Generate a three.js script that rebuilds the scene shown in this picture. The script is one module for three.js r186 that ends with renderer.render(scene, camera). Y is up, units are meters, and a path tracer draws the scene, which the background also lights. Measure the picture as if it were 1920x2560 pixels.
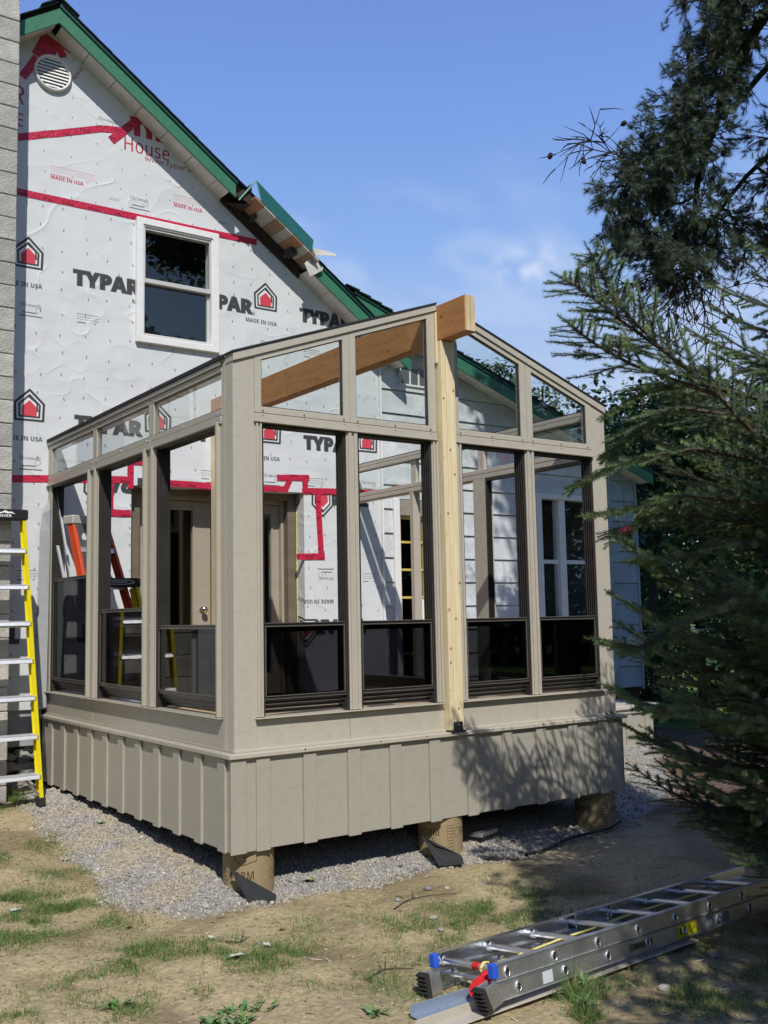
import * as THREE from 'three';
import { mergeGeometries } from 'three/addons/utils/BufferGeometryUtils.js';

// ---------------------------------------------------------------- camera, sky, sun, exposure
const scene = new THREE.Scene();
const camera = new THREE.PerspectiveCamera(53.2, 768 / 1024, 0.05, 600);
camera.position.set(-2.647, 1.5416, 5.194);
camera.rotation.set(0.10195, -0.61829, -0.0197, 'YXZ');
const renderer = new THREE.WebGLRenderer({ antialias: true });
renderer.setSize(768, 1024);
renderer.toneMapping = THREE.LinearToneMapping;
renderer.toneMappingExposure = 1.05;
renderer.shadowMap.enabled = true;

const SUN = new THREE.Vector3(-0.136, 0.358, 0.300).normalize();
const sun = new THREE.DirectionalLight(new THREE.Color(1.0, 0.955, 0.87), 3.9);
sun.position.copy(SUN).multiplyScalar(30);
sun.castShadow = true;
sun.shadow.mapSize.set(4096, 4096);
Object.assign(sun.shadow.camera, { left: -12, right: 12, top: 12, bottom: -12, near: 1, far: 80 });
scene.add(sun); scene.add(sun.target);

const toNI = THREE.BufferGeometry.prototype.toNonIndexed; THREE.BufferGeometry.prototype.toNonIndexed = function () { return this.index ? toNI.call(this) : this; };
// seeded random numbers and noise
let seedState = 1234567;
const seed = s => { seedState = s >>> 0; };
function rnd() { seedState = (seedState + 0x6D2B79F5) >>> 0; let t = seedState; t = Math.imul(t ^ (t >>> 15), t | 1); t ^= t + Math.imul(t ^ (t >>> 7), t | 61); return ((t ^ (t >>> 14)) >>> 0) / 4294967296; }
const rr = (a, b) => a + (b - a) * rnd();
const lerp = (a, b, t) => a + (b - a) * t;
const clamp = (x, a = 0, b = 1) => Math.min(b, Math.max(a, x));
const sstep = (a, b, x) => { const t = clamp((x - a) / (b - a)); return t * t * (3 - 2 * t); };
function hash2(x, y, s) { let h = Math.imul(x, 374761393) + Math.imul(y, 668265263) + Math.imul(s, 2246822519); h = Math.imul(h ^ (h >>> 13), 1274126177); return ((h ^ (h >>> 16)) >>> 0) / 4294967296; }
function vnoise(x, y, s = 0, per = 0) {
  const xi = Math.floor(x), yi = Math.floor(y), fx = x - xi, fy = y - yi;
  const u = fx * fx * (3 - 2 * fx), v = fy * fy * (3 - 2 * fy);
  const w = per ? n => ((n % per) + per) % per : n => n;
  const a = hash2(w(xi), w(yi), s), b = hash2(w(xi + 1), w(yi), s), c = hash2(w(xi), w(yi + 1), s), d = hash2(w(xi + 1), w(yi + 1), s);
  return lerp(lerp(a, b, u), lerp(c, d, u), v);
}
function fbm(x, y, s = 0, oct = 4, per = 0) { let a = 0.5, r = 0, n = 0; for (let i = 0; i < oct; i++) { r += a * vnoise(x, y, s + i * 17, per); n += a; x *= 2; y *= 2; if (per) per *= 2; a *= 0.5; } return r / n; }

// sky: a clear blue sky that pales towards the horizon, with thin cloud low down
{
  const W = 2048, H = 1024, d = new Float32Array(W * H * 4), PUFF = [-0.804, 19.02];
  const stops = [[-90, .16, .14, .10], [-3, .22, .21, .18], [0, .58, .66, .80], [7, .53, .64, .83], [14, .41, .545, .82], [20, .260, .435, .81], [26, .195, .345, .75], [33, .155, .275, .67], [50, .105, .20, .54], [90, .095, .16, .45]];
  for (let j = 0; j < H; j++) {
    const el = ((j + .5) / H - .5) * 180;
    let k = 0; while (k < stops.length - 2 && el > stops[k + 1][0]) k++;
    const t = clamp((el - stops[k][0]) / (stops[k + 1][0] - stops[k][0]));
    for (let i = 0; i < W; i++) {
      const az = ((i + .5) / W - .5) * Math.PI * 2, ce = Math.cos(el * Math.PI / 180);
      const x = Math.cos(az) * ce, y = Math.sin(el * Math.PI / 180), z = Math.sin(az) * ce;
      let c = [1, 2, 3].map(n => lerp(stops[k][n], stops[k + 1][n], t));
      if (el > 0) {
        const px = x / (y + .22), pz = z / (y + .22);
        const band = sstep(2, 9, el) * (1 - sstep(19, 27, el));
        const wq = fbm(px * 2.5, pz * 2.5, 6, 3), cl = sstep(.50, .82, fbm(px * 1.3 + 3.1 + wq * .6, pz * 2.6 + 7.7, 5, 6)) * band * .7 + sstep(.45, .8, fbm(px * 6 + 1 + wq, pz * 11, 9, 5)) * band * .16;
        // one small puff low over the right side of the roof
        const da = az - PUFF[0], de = el - PUFF[1], puff = Math.exp(-(da * da) / .0011 - (de * de) / 1.1) * sstep(.35, .7, fbm(az * 60, el * 1.6, 33, 4)) * .5;
        c = c.map((v, n) => lerp(v, [.86, .89, .95][n], Math.min(1, cl + puff)));
      }
      const o = (j * W + i) * 4; d[o] = c[0]; d[o + 1] = c[1]; d[o + 2] = c[2]; d[o + 3] = 1;
    }
  }
  const sky = new THREE.DataTexture(d, W, H, THREE.RGBAFormat, THREE.FloatType);
  sky.mapping = THREE.EquirectangularReflectionMapping; sky.magFilter = THREE.LinearFilter; sky.minFilter = THREE.LinearFilter;
  sky.wrapS = THREE.RepeatWrapping; sky.needsUpdate = true;
  scene.background = sky; scene.environment = sky;
}

// ---------------------------------------------------------------- geometry helpers
const taken = {};
function numbered(name) { const n = (taken[name] = (taken[name] ?? -1) + 1); return n ? `${name}_${String(n).padStart(3, '0')}` : name; }
function tag(o, label, category, group) { o.userData.label = label; o.userData.category = category; if (group) o.userData.group = group; return o; }
function thing(name, label, category, pos = [0, 0, 0], turn = 0, group) {
  const o = new THREE.Group(); o.name = numbered(name); o.position.set(...pos); o.rotation.y = turn; scene.add(o);
  return tag(o, label, category, group);
}
function boxuv(g, s = 1) {
  const p = g.attributes.position, n = p.count, uv = new Float32Array(n * 2);
  const a = new THREE.Vector3(), b = new THREE.Vector3(), c = new THREE.Vector3();
  for (let i = 0; i < n; i += 3) {
    a.fromBufferAttribute(p, i); b.fromBufferAttribute(p, i + 1); c.fromBufferAttribute(p, i + 2);
    const nx = Math.abs((b.y - a.y) * (c.z - a.z) - (b.z - a.z) * (c.y - a.y)), ny = Math.abs((b.z - a.z) * (c.x - a.x) - (b.x - a.x) * (c.z - a.z)), nz = Math.abs((b.x - a.x) * (c.y - a.y) - (b.y - a.y) * (c.x - a.x));
    [a, b, c].forEach((v, k) => { const [u, w] = nx >= ny && nx >= nz ? [v.z, v.y] : ny >= nz ? [v.x, v.z] : [v.x, v.y]; uv[(i + k) * 2] = u * s; uv[(i + k) * 2 + 1] = w * s; });
  }
  g.setAttribute('uv', new THREE.BufferAttribute(uv, 2)); return g;
}
function flat(tris) { // list of [x,y,z] triples
  const g = new THREE.BufferGeometry(); g.setAttribute('position', new THREE.BufferAttribute(new Float32Array(tris.flat()), 3));
  g.computeVertexNormals(); return boxuv(g);
}
// chamfered box between two corners
function cb(x0, x1, y0, y1, z0, z1, c = 0.002) {
  const X = [Math.min(x0, x1), Math.max(x0, x1)], Y = [Math.min(y0, y1), Math.max(y0, y1)], Z = [Math.min(z0, z1), Math.max(z0, z1)];
  c = Math.min(c, (X[1] - X[0]) * .4, (Y[1] - Y[0]) * .4, (Z[1] - Z[0]) * .4);
  const V = (i, j, k, f) => [X[i] + (f === 0 ? 0 : (i ? -c : c)), Y[j] + (f === 1 ? 0 : (j ? -c : c)), Z[k] + (f === 2 ? 0 : (k ? -c : c))];
  const cen = [(X[0] + X[1]) / 2, (Y[0] + Y[1]) / 2, (Z[0] + Z[1]) / 2], t = [];
  const tri = (a, b, d) => {
    const n = [(b[1] - a[1]) * (d[2] - a[2]) - (b[2] - a[2]) * (d[1] - a[1]), (b[2] - a[2]) * (d[0] - a[0]) - (b[0] - a[0]) * (d[2] - a[2]), (b[0] - a[0]) * (d[1] - a[1]) - (b[1] - a[1]) * (d[0] - a[0])];
    const o = n[0] * (a[0] - cen[0]) + n[1] * (a[1] - cen[1]) + n[2] * (a[2] - cen[2]);
    o >= 0 ? t.push(a, b, d) : t.push(a, d, b);
  };
  const quad = (a, b, d, e) => { tri(a, b, d); tri(a, d, e); };
  for (const i of [0, 1]) quad(V(i, 0, 0, 0), V(i, 1, 0, 0), V(i, 1, 1, 0), V(i, 0, 1, 0));
  for (const j of [0, 1]) quad(V(0, j, 0, 1), V(1, j, 0, 1), V(1, j, 1, 1), V(0, j, 1, 1));
  for (const k of [0, 1]) quad(V(0, 0, k, 2), V(1, 0, k, 2), V(1, 1, k, 2), V(0, 1, k, 2));
  for (const a of [0, 1]) for (const b of [0, 1]) {
    quad(V(a, b, 0, 0), V(a, b, 1, 0), V(a, b, 1, 1), V(a, b, 0, 1));
    quad(V(a, 0, b, 0), V(a, 1, b, 0), V(a, 1, b, 2), V(a, 0, b, 2));
    quad(V(0, a, b, 1), V(1, a, b, 1), V(1, a, b, 2), V(0, a, b, 2));
  }
  for (const i of [0, 1]) for (const j of [0, 1]) for (const k of [0, 1]) tri(V(i, j, k, 0), V(i, j, k, 1), V(i, j, k, 2));
  return flat(t);
}
// prism: polygon in x-y swept from z0 to z1
function prism(pts, z0, z1) {
  const s = new THREE.Shape(pts.map(p => new THREE.Vector2(p[0], p[1])));
  let g = new THREE.ExtrudeGeometry(s, { depth: Math.abs(z1 - z0), bevelEnabled: false });
  g = g.index ? g.toNonIndexed() : g; g.translate(0, 0, Math.min(z0, z1)); g.deleteAttribute('uv'); g.computeVertexNormals(); return boxuv(g);
}
// straight bar of rectangular section from p to q; side = direction of the width
function bar(p, q, w, t, side = [0, 0, 1], c = 0.002) {
  const P = new THREE.Vector3(...p), Q = new THREE.Vector3(...q), L = P.distanceTo(Q);
  const y = Q.clone().sub(P).normalize(), x = new THREE.Vector3(...side); x.addScaledVector(y, -x.dot(y)).normalize();
  const z = x.clone().cross(y), g = cb(-w / 2, w / 2, 0, L, -t / 2, t / 2, c);
  const m = new THREE.Matrix4().makeBasis(x, y, z); m.setPosition(P); g.applyMatrix4(m); return g;
}
function rod(p, q, r0, r1 = r0, seg = 8) {
  const P = new THREE.Vector3(...p), Q = new THREE.Vector3(...q), L = P.distanceTo(Q);
  let g = new THREE.CylinderGeometry(r1, r0, L, seg, 1); g.translate(0, L / 2, 0); g = g.toNonIndexed();
  const m = new THREE.Matrix4().makeRotationFromQuaternion(new THREE.Quaternion().setFromUnitVectors(new THREE.Vector3(0, 1, 0), Q.clone().sub(P).normalize())); m.setPosition(P);
  g.applyMatrix4(m); return g;
}
function tube(pts, r0, r1, seg = 6, per = 3) { // tapered tube through points
  const cv = new THREE.CatmullRomCurve3(pts.map(p => new THREE.Vector3(...p))), n = Math.max(2, (pts.length - 1) * per), fr = cv.computeFrenetFrames(n, false), rings = [];
  for (let i = 0; i <= n; i++) { const c = cv.getPoint(i / n), r = lerp(r0, r1, i / n); rings.push(Array.from({ length: seg }, (_, k) => { const a = k / seg * 2 * Math.PI, s = Math.sin(a) * r, co = Math.cos(a) * r; return [c.x + fr.normals[i].x * co + fr.binormals[i].x * s, c.y + fr.normals[i].y * co + fr.binormals[i].y * s, c.z + fr.normals[i].z * co + fr.binormals[i].z * s]; })); }
  const t = [];
  for (let i = 0; i < n; i++) for (let k = 0; k < seg; k++) { const a = rings[i][k], b = rings[i][(k + 1) % seg], c = rings[i + 1][(k + 1) % seg], d = rings[i + 1][k]; t.push(a, b, c, a, c, d); }
  return flat(t);
}
// thin sheet with thickness: quad a b c d pushed along its normal
function sheet(a, b, c, d, t = 0.004) {
  const A = new THREE.Vector3(...a), n = new THREE.Vector3(...b).sub(A).cross(new THREE.Vector3(...c).sub(A)).normalize().multiplyScalar(t);
  const o = v => [v[0] + n.x, v[1] + n.y, v[2] + n.z], e = [a, b, c, d], f = e.map(o), q = (p, r, s, u) => [p, r, s, p, s, u];
  const t2 = [...q(f[0], f[1], f[2], f[3]), ...q(e[3], e[2], e[1], e[0])];
  for (let i = 0; i < 4; i++) { const j = (i + 1) % 4; t2.push(...q(e[i], e[j], f[j], f[i])); }
  return flat(t2);
}
function norm(g) { if (g.index) g = g.toNonIndexed(); for (const k of Object.keys(g.attributes)) if (!['position', 'normal', 'uv'].includes(k)) g.deleteAttribute(k); if (!g.attributes.uv) boxuv(g); return g; }
function obj(name, geos, mat, parent = scene, o = {}) {
  const list = (Array.isArray(geos) ? geos : [geos]).map(norm), m = new THREE.Mesh(list.length > 1 ? mergeGeometries(list) : list[0], mat);
  m.name = parent === scene ? numbered(name) : name; m.castShadow = m.receiveShadow = true; if (o.label) m.userData.label = o.label; if (o.kind) m.userData.kind = o.kind;
  parent.add(m); return m;
}
function inst(name, geo, mat, mats, parent, kind = 'stuff', colors) {
  const m = new THREE.InstancedMesh(geo, mat, mats.length); mats.forEach((x, i) => m.setMatrixAt(i, x));
  if (colors) colors.forEach((c, i) => m.setColorAt(i, c));
  m.name = parent === scene ? numbered(name) : name; if (kind) m.userData.kind = kind; m.castShadow = m.receiveShadow = true; parent.add(m); return m;
}

// ---------------------------------------------------------------- textures and materials
function dataTex(w, h, fn, srgb = true) { // fn(u,v) -> [r,g,b] linear 0..1 (grey number allowed)
  const d = new Uint8Array(w * h * 4), enc = v => srgb ? (v <= .0031308 ? v * 12.92 : 1.055 * Math.pow(v, 1 / 2.4) - .055) : v;
  for (let j = 0; j < h; j++) for (let i = 0; i < w; i++) { let c = fn((i + .5) / w, (j + .5) / h); if (typeof c === 'number') c = [c, c, c]; const o = (j * w + i) * 4; for (let k = 0; k < 3; k++) d[o + k] = clamp(enc(c[k])) * 255; d[o + 3] = 255; }
  const t = new THREE.DataTexture(d, w, h); t.wrapS = t.wrapT = THREE.RepeatWrapping; t.magFilter = THREE.LinearFilter; t.minFilter = THREE.LinearMipmapLinearFilter; t.generateMipmaps = true;
  if (srgb) t.colorSpace = THREE.SRGBColorSpace; t.needsUpdate = true; return t;
}
const rep = (t, x, y = x) => { const c = t.clone(); c.repeat.set(x, y); c.needsUpdate = true; return c; };
const speck = dataTex(512, 512, (u, v) => .86 + .14 * fbm(u * 64, v * 64, 3, 3, 64) - .10 * Math.pow(fbm(u * 8, v * 8, 8, 3, 8), 2));
const grime = dataTex(512, 512, (u, v) => { const a = fbm(u * 6, v * 6, 21, 5, 6), b = fbm(u * 60, v * 60, 4, 2, 60); return clamp(.62 + .5 * a * (.6 + .4 * b) + (b - .5) * .12); });
const bumpFine = dataTex(512, 512, (u, v) => fbm(u * 96, v * 96, 31, 3, 96), false);
const bumpLumpy = dataTex(512, 512, (u, v) => fbm(u * 16, v * 16, 41, 5, 16), false);
const brushed = dataTex(512, 512, (u, v) => .35 + .35 * fbm(u * 5, v * 150, 12, 3, 0) + .2 * fbm(u * 9, v * 9, 15, 4, 0), false);
const std = (r, g, b, o = {}) => new THREE.MeshStandardMaterial({ color: new THREE.Color().setRGB(r, g, b), roughness: .6, ...o });
const phys = (r, g, b, o = {}) => new THREE.MeshPhysicalMaterial({ color: new THREE.Color().setRGB(r, g, b), roughness: .5, ...o });
// wood: rings stretched along the given texture axis
const woodTex = (base, dark, s, along = 'v') => dataTex(512, 512, (u, v) => {
  const [a, l] = along === 'v' ? [u, v] : [v, u];
  const warp = fbm(a * 5, l * 2, s, 3, 0) * .35, ring = Math.pow(.5 + .5 * Math.sin((a + warp) * 60), 2), fine = fbm(a * 120, l * 5, s + 3, 2), big = fbm(a * 4, l * 3, s + 7, 3);
  let k = clamp(.30 * ring + .40 * fine + .35 * big - .12); const kx = (a * 3) % 1, ky = (l * 2.0 + Math.floor(a * 3) * .37) % 1, kd = Math.hypot((kx - .5) * .5, ky - .5); if (kd < .018) k = 1.4;
  return base.map((c, n) => lerp(c, dark[n], clamp(k, 0, 1.2)));
});
const M = {
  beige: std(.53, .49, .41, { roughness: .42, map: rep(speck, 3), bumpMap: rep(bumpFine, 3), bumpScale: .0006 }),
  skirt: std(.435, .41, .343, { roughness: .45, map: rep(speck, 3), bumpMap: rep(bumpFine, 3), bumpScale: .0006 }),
  beigeShade: std(.45, .417, .35, { roughness: .34, map: rep(speck, 2.2), bumpMap: rep(bumpFine, 2), bumpScale: .0006 }),  // same beige paint as the front, darkened for the dimmer left wall
  trimWhite: std(.88, .88, .87, { roughness: .45, map: rep(speck, 2) }),
  vinyl: std(.045, .041, .037, { roughness: .4, map: rep(grime, 2) }),
  vinylEdge: std(.15, .135, .115, { roughness: .38, map: rep(grime, 3) }),
  tint: phys(.47, .47, .49, { transmission: 1, thickness: 0, roughness: .02, ior: 1.5, specularIntensity: .5 }),
  glass: phys(.94, .97, .96, { transmission: 1, thickness: 0, roughness: 0, ior: 1.5 }),
  membrane: std(.018, .02, .024, { roughness: .7 }),
  green: std(.045, .20, .115, { roughness: .5, map: rep(speck, 2), bumpMap: rep(bumpLumpy, 1.2), bumpScale: .002 }),
  teal: std(.02, .125, .11, { roughness: .35, map: rep(speck, 2), bumpMap: rep(bumpLumpy, 1.2), bumpScale: .003 }),
  drip: std(.012, .072, .062, { roughness: .5, map: rep(grime, 2) }),
  shingle: [std(.012, .032, .03, { roughness: .95, map: rep(grime, 4), bumpMap: rep(bumpFine, 4), bumpScale: .003 }), std(.018, .042, .038, { roughness: .95, map: rep(grime, 5), bumpMap: rep(bumpFine, 4), bumpScale: .003 }), std(.010, .024, .026, { roughness: .95, map: rep(grime, 3), bumpMap: rep(bumpFine, 4), bumpScale: .003 })],
  soffit: std(.80, .78, .73, { roughness: .55, map: rep(grime, 1.5) }),
  darkwood: std(.045, .03, .024, { roughness: .9, map: rep(grime, 3) }),
  beam: new THREE.MeshStandardMaterial({ roughness: .72, map: woodTex([.50, .235, .080], [.33, .135, .040], 5, 'u'), bumpMap: rep(bumpFine, 2), bumpScale: .001 }),
  endgrain: new THREE.MeshStandardMaterial({ roughness: .85, map: woodTex([.72, .60, .38], [.42, .30, .15], 15, 'v') }),
  pale: new THREE.MeshStandardMaterial({ roughness: .7, map: woodTex([.80, .69, .46], [.66, .52, .28], 9, 'v'), bumpMap: rep(bumpFine, 2), bumpScale: .001 }),
  ply: new THREE.MeshStandardMaterial({ roughness: .85, map: woodTex([.50, .36, .20], [.36, .24, .12], 22, 'u') }),
  sidingShade: std(.33, .43, .53, { roughness: .5, map: rep(grime, 1.3), bumpMap: rep(bumpLumpy, 2), bumpScale: .002 }),  // white siding with the bluish tree shade put into its colour
  siding: std(.72, .745, .765, { roughness: .55, map: rep(grime, 1.3), bumpMap: rep(bumpLumpy, 2), bumpScale: .002 }),
  steel: std(.045, .055, .06, { roughness: .5, metalness: .5 }),
  bolt: std(.75, .75, .75, { roughness: .3, metalness: 1 }),
  tread: std(.86, .87, .88, { roughness: .40, metalness: .85, bumpMap: rep(bumpFine, 2), bumpScale: .0005 }),
  alu: std(.80, .81, .82, { roughness: .3, metalness: 1, roughnessMap: rep(brushed, 3), bumpMap: rep(bumpFine, 2), bumpScale: .0006 }),
  aluDull: std(.86, .87, .88, { roughness: .5, metalness: 1, map: rep(grime, 2), bumpMap: rep(bumpLumpy, 1.5), bumpScale: .0015 }),
  yellow: std(.83, .70, .01, { roughness: .42, map: rep(speck, 3) }),
  orange: std(.66, .075, .018, { roughness: .45, map: rep(speck, 3) }),
  black: std(.018, .018, .019, { roughness: .55 }),
  rubber: std(.022, .021, .02, { roughness: .85 }),
  greyPlastic: std(.42, .40, .36, { roughness: .6 }),
  tapeOld: std(.62, .012, .055, { roughness: .35, map: rep(grime, 5), bumpMap: rep(bumpLumpy, 3), bumpScale: .003 }),
  door: std(.40, .36, .285, { roughness: .45, map: rep(speck, 2) }),
  jamb: std(.19, .155, .115, { roughness: .5, map: rep(grime, 2) }),
  roomDark: std(.02, .02, .02, { roughness: .95 }),
  room: std(.085, .083, .08, { roughness: .95 }),
  foam: std(.70, .72, .24, { roughness: .9, bumpMap: rep(bumpLumpy, 6), bumpScale: .01 }),
  yellowPaint: std(.76, .58, .13, { roughness: .5, map: rep(grime, 3) }),
  cloth: std(.022, .023, .025, { roughness: .75, bumpMap: rep(bumpLumpy, 3), bumpScale: .008, side: THREE.DoubleSide }),
  red: std(.62, .012, .016, { roughness: .75, side: THREE.DoubleSide }),
  blue: std(.02, .10, .62, { roughness: .45 }),
  rope: std(.75, .66, .22, { roughness: .8 }),
  stone: [std(.36, .35, .33, { roughness: .95, map: rep(grime, 6) }), std(.27, .265, .26, { roughness: .95, map: rep(grime, 5) }), std(.44, .41, .35, { roughness: .95, map: rep(grime, 7) })],
  bark: std(.10, .075, .055, { roughness: .95, map: rep(grime, 3), bumpMap: rep(bumpLumpy, 4), bumpScale: .02 }),
  barkDark: std(.035, .027, .022, { roughness: .95, map: rep(grime, 3), bumpMap: rep(bumpLumpy, 4), bumpScale: .02 }),
};

// ---------------------------------------------------------------- ground
const HW = -3.395, W = 3.086;                                     // house wall plane, sunroom width
function terrain(x, z) {                                          // the yard rises towards the house on the left and falls a little towards the viewer
  const wl = sstep(3.2, 1.5, x), back = clamp(-z, 0, 3.4);
  return wl * .065 * back + (1 - wl) * .02 * back - .035 * clamp(z - .2, 0, 2.2);
}
const gravelEdge = [[.3, -3.39], [-.27, -3.1], [-.31, -2.56], [-.38, -2.01], [-.42, -1.34], [-.44, -.94], [-.51, -.45], [-.49, -.21], [-.36, -.1], [-.25, .1], [.05, .15], [.24, .07], [.52, .09], [.8, .13], [1.24, .06], [1.53, .12], [1.78, .2], [2.54, -.02], [2.95, -.05], [3.19, -.02], [3.85, -.28], [4.79, -.88], [5.71, -1.88], [6.4, -2.3], [6.4, -3.39]];
function inPoly(x, z, P) { let c = false; for (let i = 0, j = P.length - 1; i < P.length; j = i++) if ((P[i][1] > z) !== (P[j][1] > z) && x < (P[j][0] - P[i][0]) * (z - P[i][1]) / (P[j][1] - P[i][1]) + P[i][0]) c = !c; return c; }
function edgeDist(x, z, P) { let m = 9; for (let i = 0; i < P.length - 1; i++) { const [ax, az] = P[i], [bx, bz] = P[i + 1], dx = bx - ax, dz = bz - az, t = clamp(((x - ax) * dx + (z - az) * dz) / (dx * dx + dz * dz)); m = Math.min(m, Math.hypot(x - ax - t * dx, z - az - t * dz)); } return m; }
const gravelIn = (x, z) => { const e = edgeDist(x, z, gravelEdge) * (inPoly(x, z, gravelEdge) ? 1 : -1); return e + (fbm(x * 5, z * 5, 77, 3) - .5) * .16; };
const lumps = (x, z) => (fbm(x * 1.7, z * 1.7, 61, 4) - .5) * .055 + (fbm(x * 9, z * 9, 63, 3) - .5) * .030;
function groundY(x, z) { const g = sstep(-.03, .18, gravelIn(x, z)); const l = lumps(x, z) * (1 - .6 * g); return terrain(x, z) + l + g * (.03 + .045 * sstep(.05, .5, gravelIn(x, z))); }

// grass density in the yard: worn tufts on bare soil
const patches = [[-.88, -.45, .33, 1], [-1.12, -.12, .24, 1], [-1.05, -.75, .22, .8], [-.66, -.06, .16, .45], [-.74, .5, .24, 1], [-.50, .62, .14, .8], [-.33, .82, .24, .9], [-.14, .92, .14, .7], [.72, .98, .40, .5], [1.06, 1.0, .30, .6], [.36, 1.03, .24, .35], [.12, 1.5, .22, .3], [.62, 1.97, .15, 1.4], [.46, 2.13, .14, 1.3], [.78, 1.8, .12, .9], [.95, 2.25, .3, .7], [-1.36, .82, .2, .7], [-1.07, .66, .16, .55], [-.63, 1.14, .16, .8], [-.99, 1.02, .15, .6], [-.38, -1.72, .14, .7], [-.62, -1.05, .2, .5], [-.42, -2.9, .25, 1], [-.5, -3.25, .3, 1.3], [-.75, -1.6, .3, .5], [.32, 1.42, .16, .5], [1.45, .9, .4, .4], [-.05, 1.38, .15, .35], [1.9, 2.3, .7, .5], [1.5, 2.7, .5, .6], [.15, .62, .25, .25], [-.25, 1.22, .12, .35]];
function grassAt(x, z) { let d = 0; for (const [px, pz, r, k] of patches) { const q = Math.hypot(x - px, z - pz) / r; if (q < 1.5) d += k * Math.exp(-q * q * 1.6); } return d * sstep(.32, .62, fbm(x * 7, z * 7, 91, 3)); }

{
  const X0 = -5, X1 = 9, Z0 = -5.5, Z1 = 8.5, S = 14, N = 2048;
  const map = dataTex(N, N, (u, v) => {
    const x = X0 + u * S, z = Z0 + v * S;
    if (x < -3.2 || z > 5.2) { const t = fbm(x * 3, z * 3, 2, 2); return [lerp(.26, .36, t), lerp(.21, .28, t), lerp(.12, .17, t)]; }
    const a = fbm(x * 1.3, z * 1.3, 11, 4), b = fbm(x * 6, z * 6, 13, 3), f = fbm(x * 70, z * 70, 17, 2), h = hash2(Math.floor(x * 150), Math.floor(z * 150), 5);
    let c = [lerp(.30, .43, a), lerp(.243, .345, a), lerp(.137, .20, a)];
    const moist = sstep(.46, .66, fbm(x * 2.2, z * 2.2, 19, 4)); c = c.map((q, k) => lerp(q, [.19, .142, .078][k], moist * .7));
    const g = clamp(grassAt(x, z) * .8 + sstep(.5, .7, fbm(x * 1.1 + 4, z * 1.1, 27, 4)) * .30); c = c.map((q, k) => lerp(q, [.145, .15, .05][k], g * .55));
    const mulch = sstep(3.2, 3.9, x + fbm(x * 3, z * 3, 44, 3) - .5) * (1 - sstep(1.2, 2.2, z)) * sstep(-5.4, -4.6, z); c = c.map((q, k) => lerp(q, [.115, .078, .05][k] * (.6 + .8 * fbm(x * 14, z * 14, 45, 3)), mulch));
    const gr = sstep(-.06, .06, gravelIn(x, z)); c = c.map((q, k) => lerp(q, [.27, .265, .25][k], gr));
    const k2 = (.72 + .56 * f) * (.88 + .24 * b) * (h > .985 ? .55 : h < .02 ? 1.3 : 1); return c.map(q => q * k2);
  });
  const bump = dataTex(1024, 1024, (u, v) => .6 * fbm(u * 120, v * 120, 51, 3, 120) + .4 * fbm(u * 24, v * 24, 53, 3, 24), false);
  // one fine mesh where the camera looks, coarse beyond
  const xs = [], zs = []; const axis = (a, b, f0, f1, fine, coarse) => { const r = []; let p = a; while (p < b - 1e-6) { r.push(p); p += (p >= f0 - 1e-6 && p < f1) ? fine : coarse; } r.push(b); return r; };
  xs.push(...axis(X0, X1, -1.6, 4.0, .04, .28)); zs.push(...axis(Z0, Z1, -3.6, 2.8, .04, .28));
  const pos = [], uv = [], idx = [];
  for (const z of zs) for (const x of xs) { const e = Math.min(x - X0, X1 - x, z - Z0, Z1 - z); pos.push(x, lerp(-.20, groundY(x, z), sstep(0, 1.2, e)), z); uv.push((x - X0) / S, (z - Z0) / S); }
  for (let j = 0; j < zs.length - 1; j++) for (let i = 0; i < xs.length - 1; i++) { const a = j * xs.length + i, b = a + 1, c = a + xs.length, d = c + 1; idx.push(a, c, b, b, c, d); }
  const g = new THREE.BufferGeometry(); g.setAttribute('position', new THREE.Float32BufferAttribute(pos, 3)); g.setAttribute('uv', new THREE.Float32BufferAttribute(uv, 2)); g.setIndex(idx); g.computeVertexNormals();
  map.wrapS = map.wrapT = THREE.ClampToEdgeWrapping;
  const m = new THREE.Mesh(g, new THREE.MeshStandardMaterial({ map, roughness: .97, bumpMap: rep(bump, 4), bumpScale: .020 })); m.name = 'ground'; m.receiveShadow = true; m.userData.kind = 'structure'; scene.add(m);

  const lg = new THREE.PlaneGeometry(500, 500, 1, 1); lg.rotateX(-Math.PI / 2); lg.translate(0, -.09, 0);
  const lt = dataTex(512, 512, (u, v) => { const a = fbm(u * 10, v * 10, 71, 4, 10), f = fbm(u * 120, v * 120, 73, 2, 120); return [lerp(.075, .14, a) * (.6 + .8 * f), lerp(.15, .25, a) * (.6 + .8 * f), lerp(.025, .05, a) * (.6 + .8 * f)]; }); lt.repeat.set(120, 120);
  const lawn = new THREE.Mesh(lg, new THREE.MeshStandardMaterial({ map: lt, roughness: 1 })); lawn.name = 'lawn'; lawn.receiveShadow = true; lawn.userData.kind = 'structure'; scene.add(lawn);
}

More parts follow.
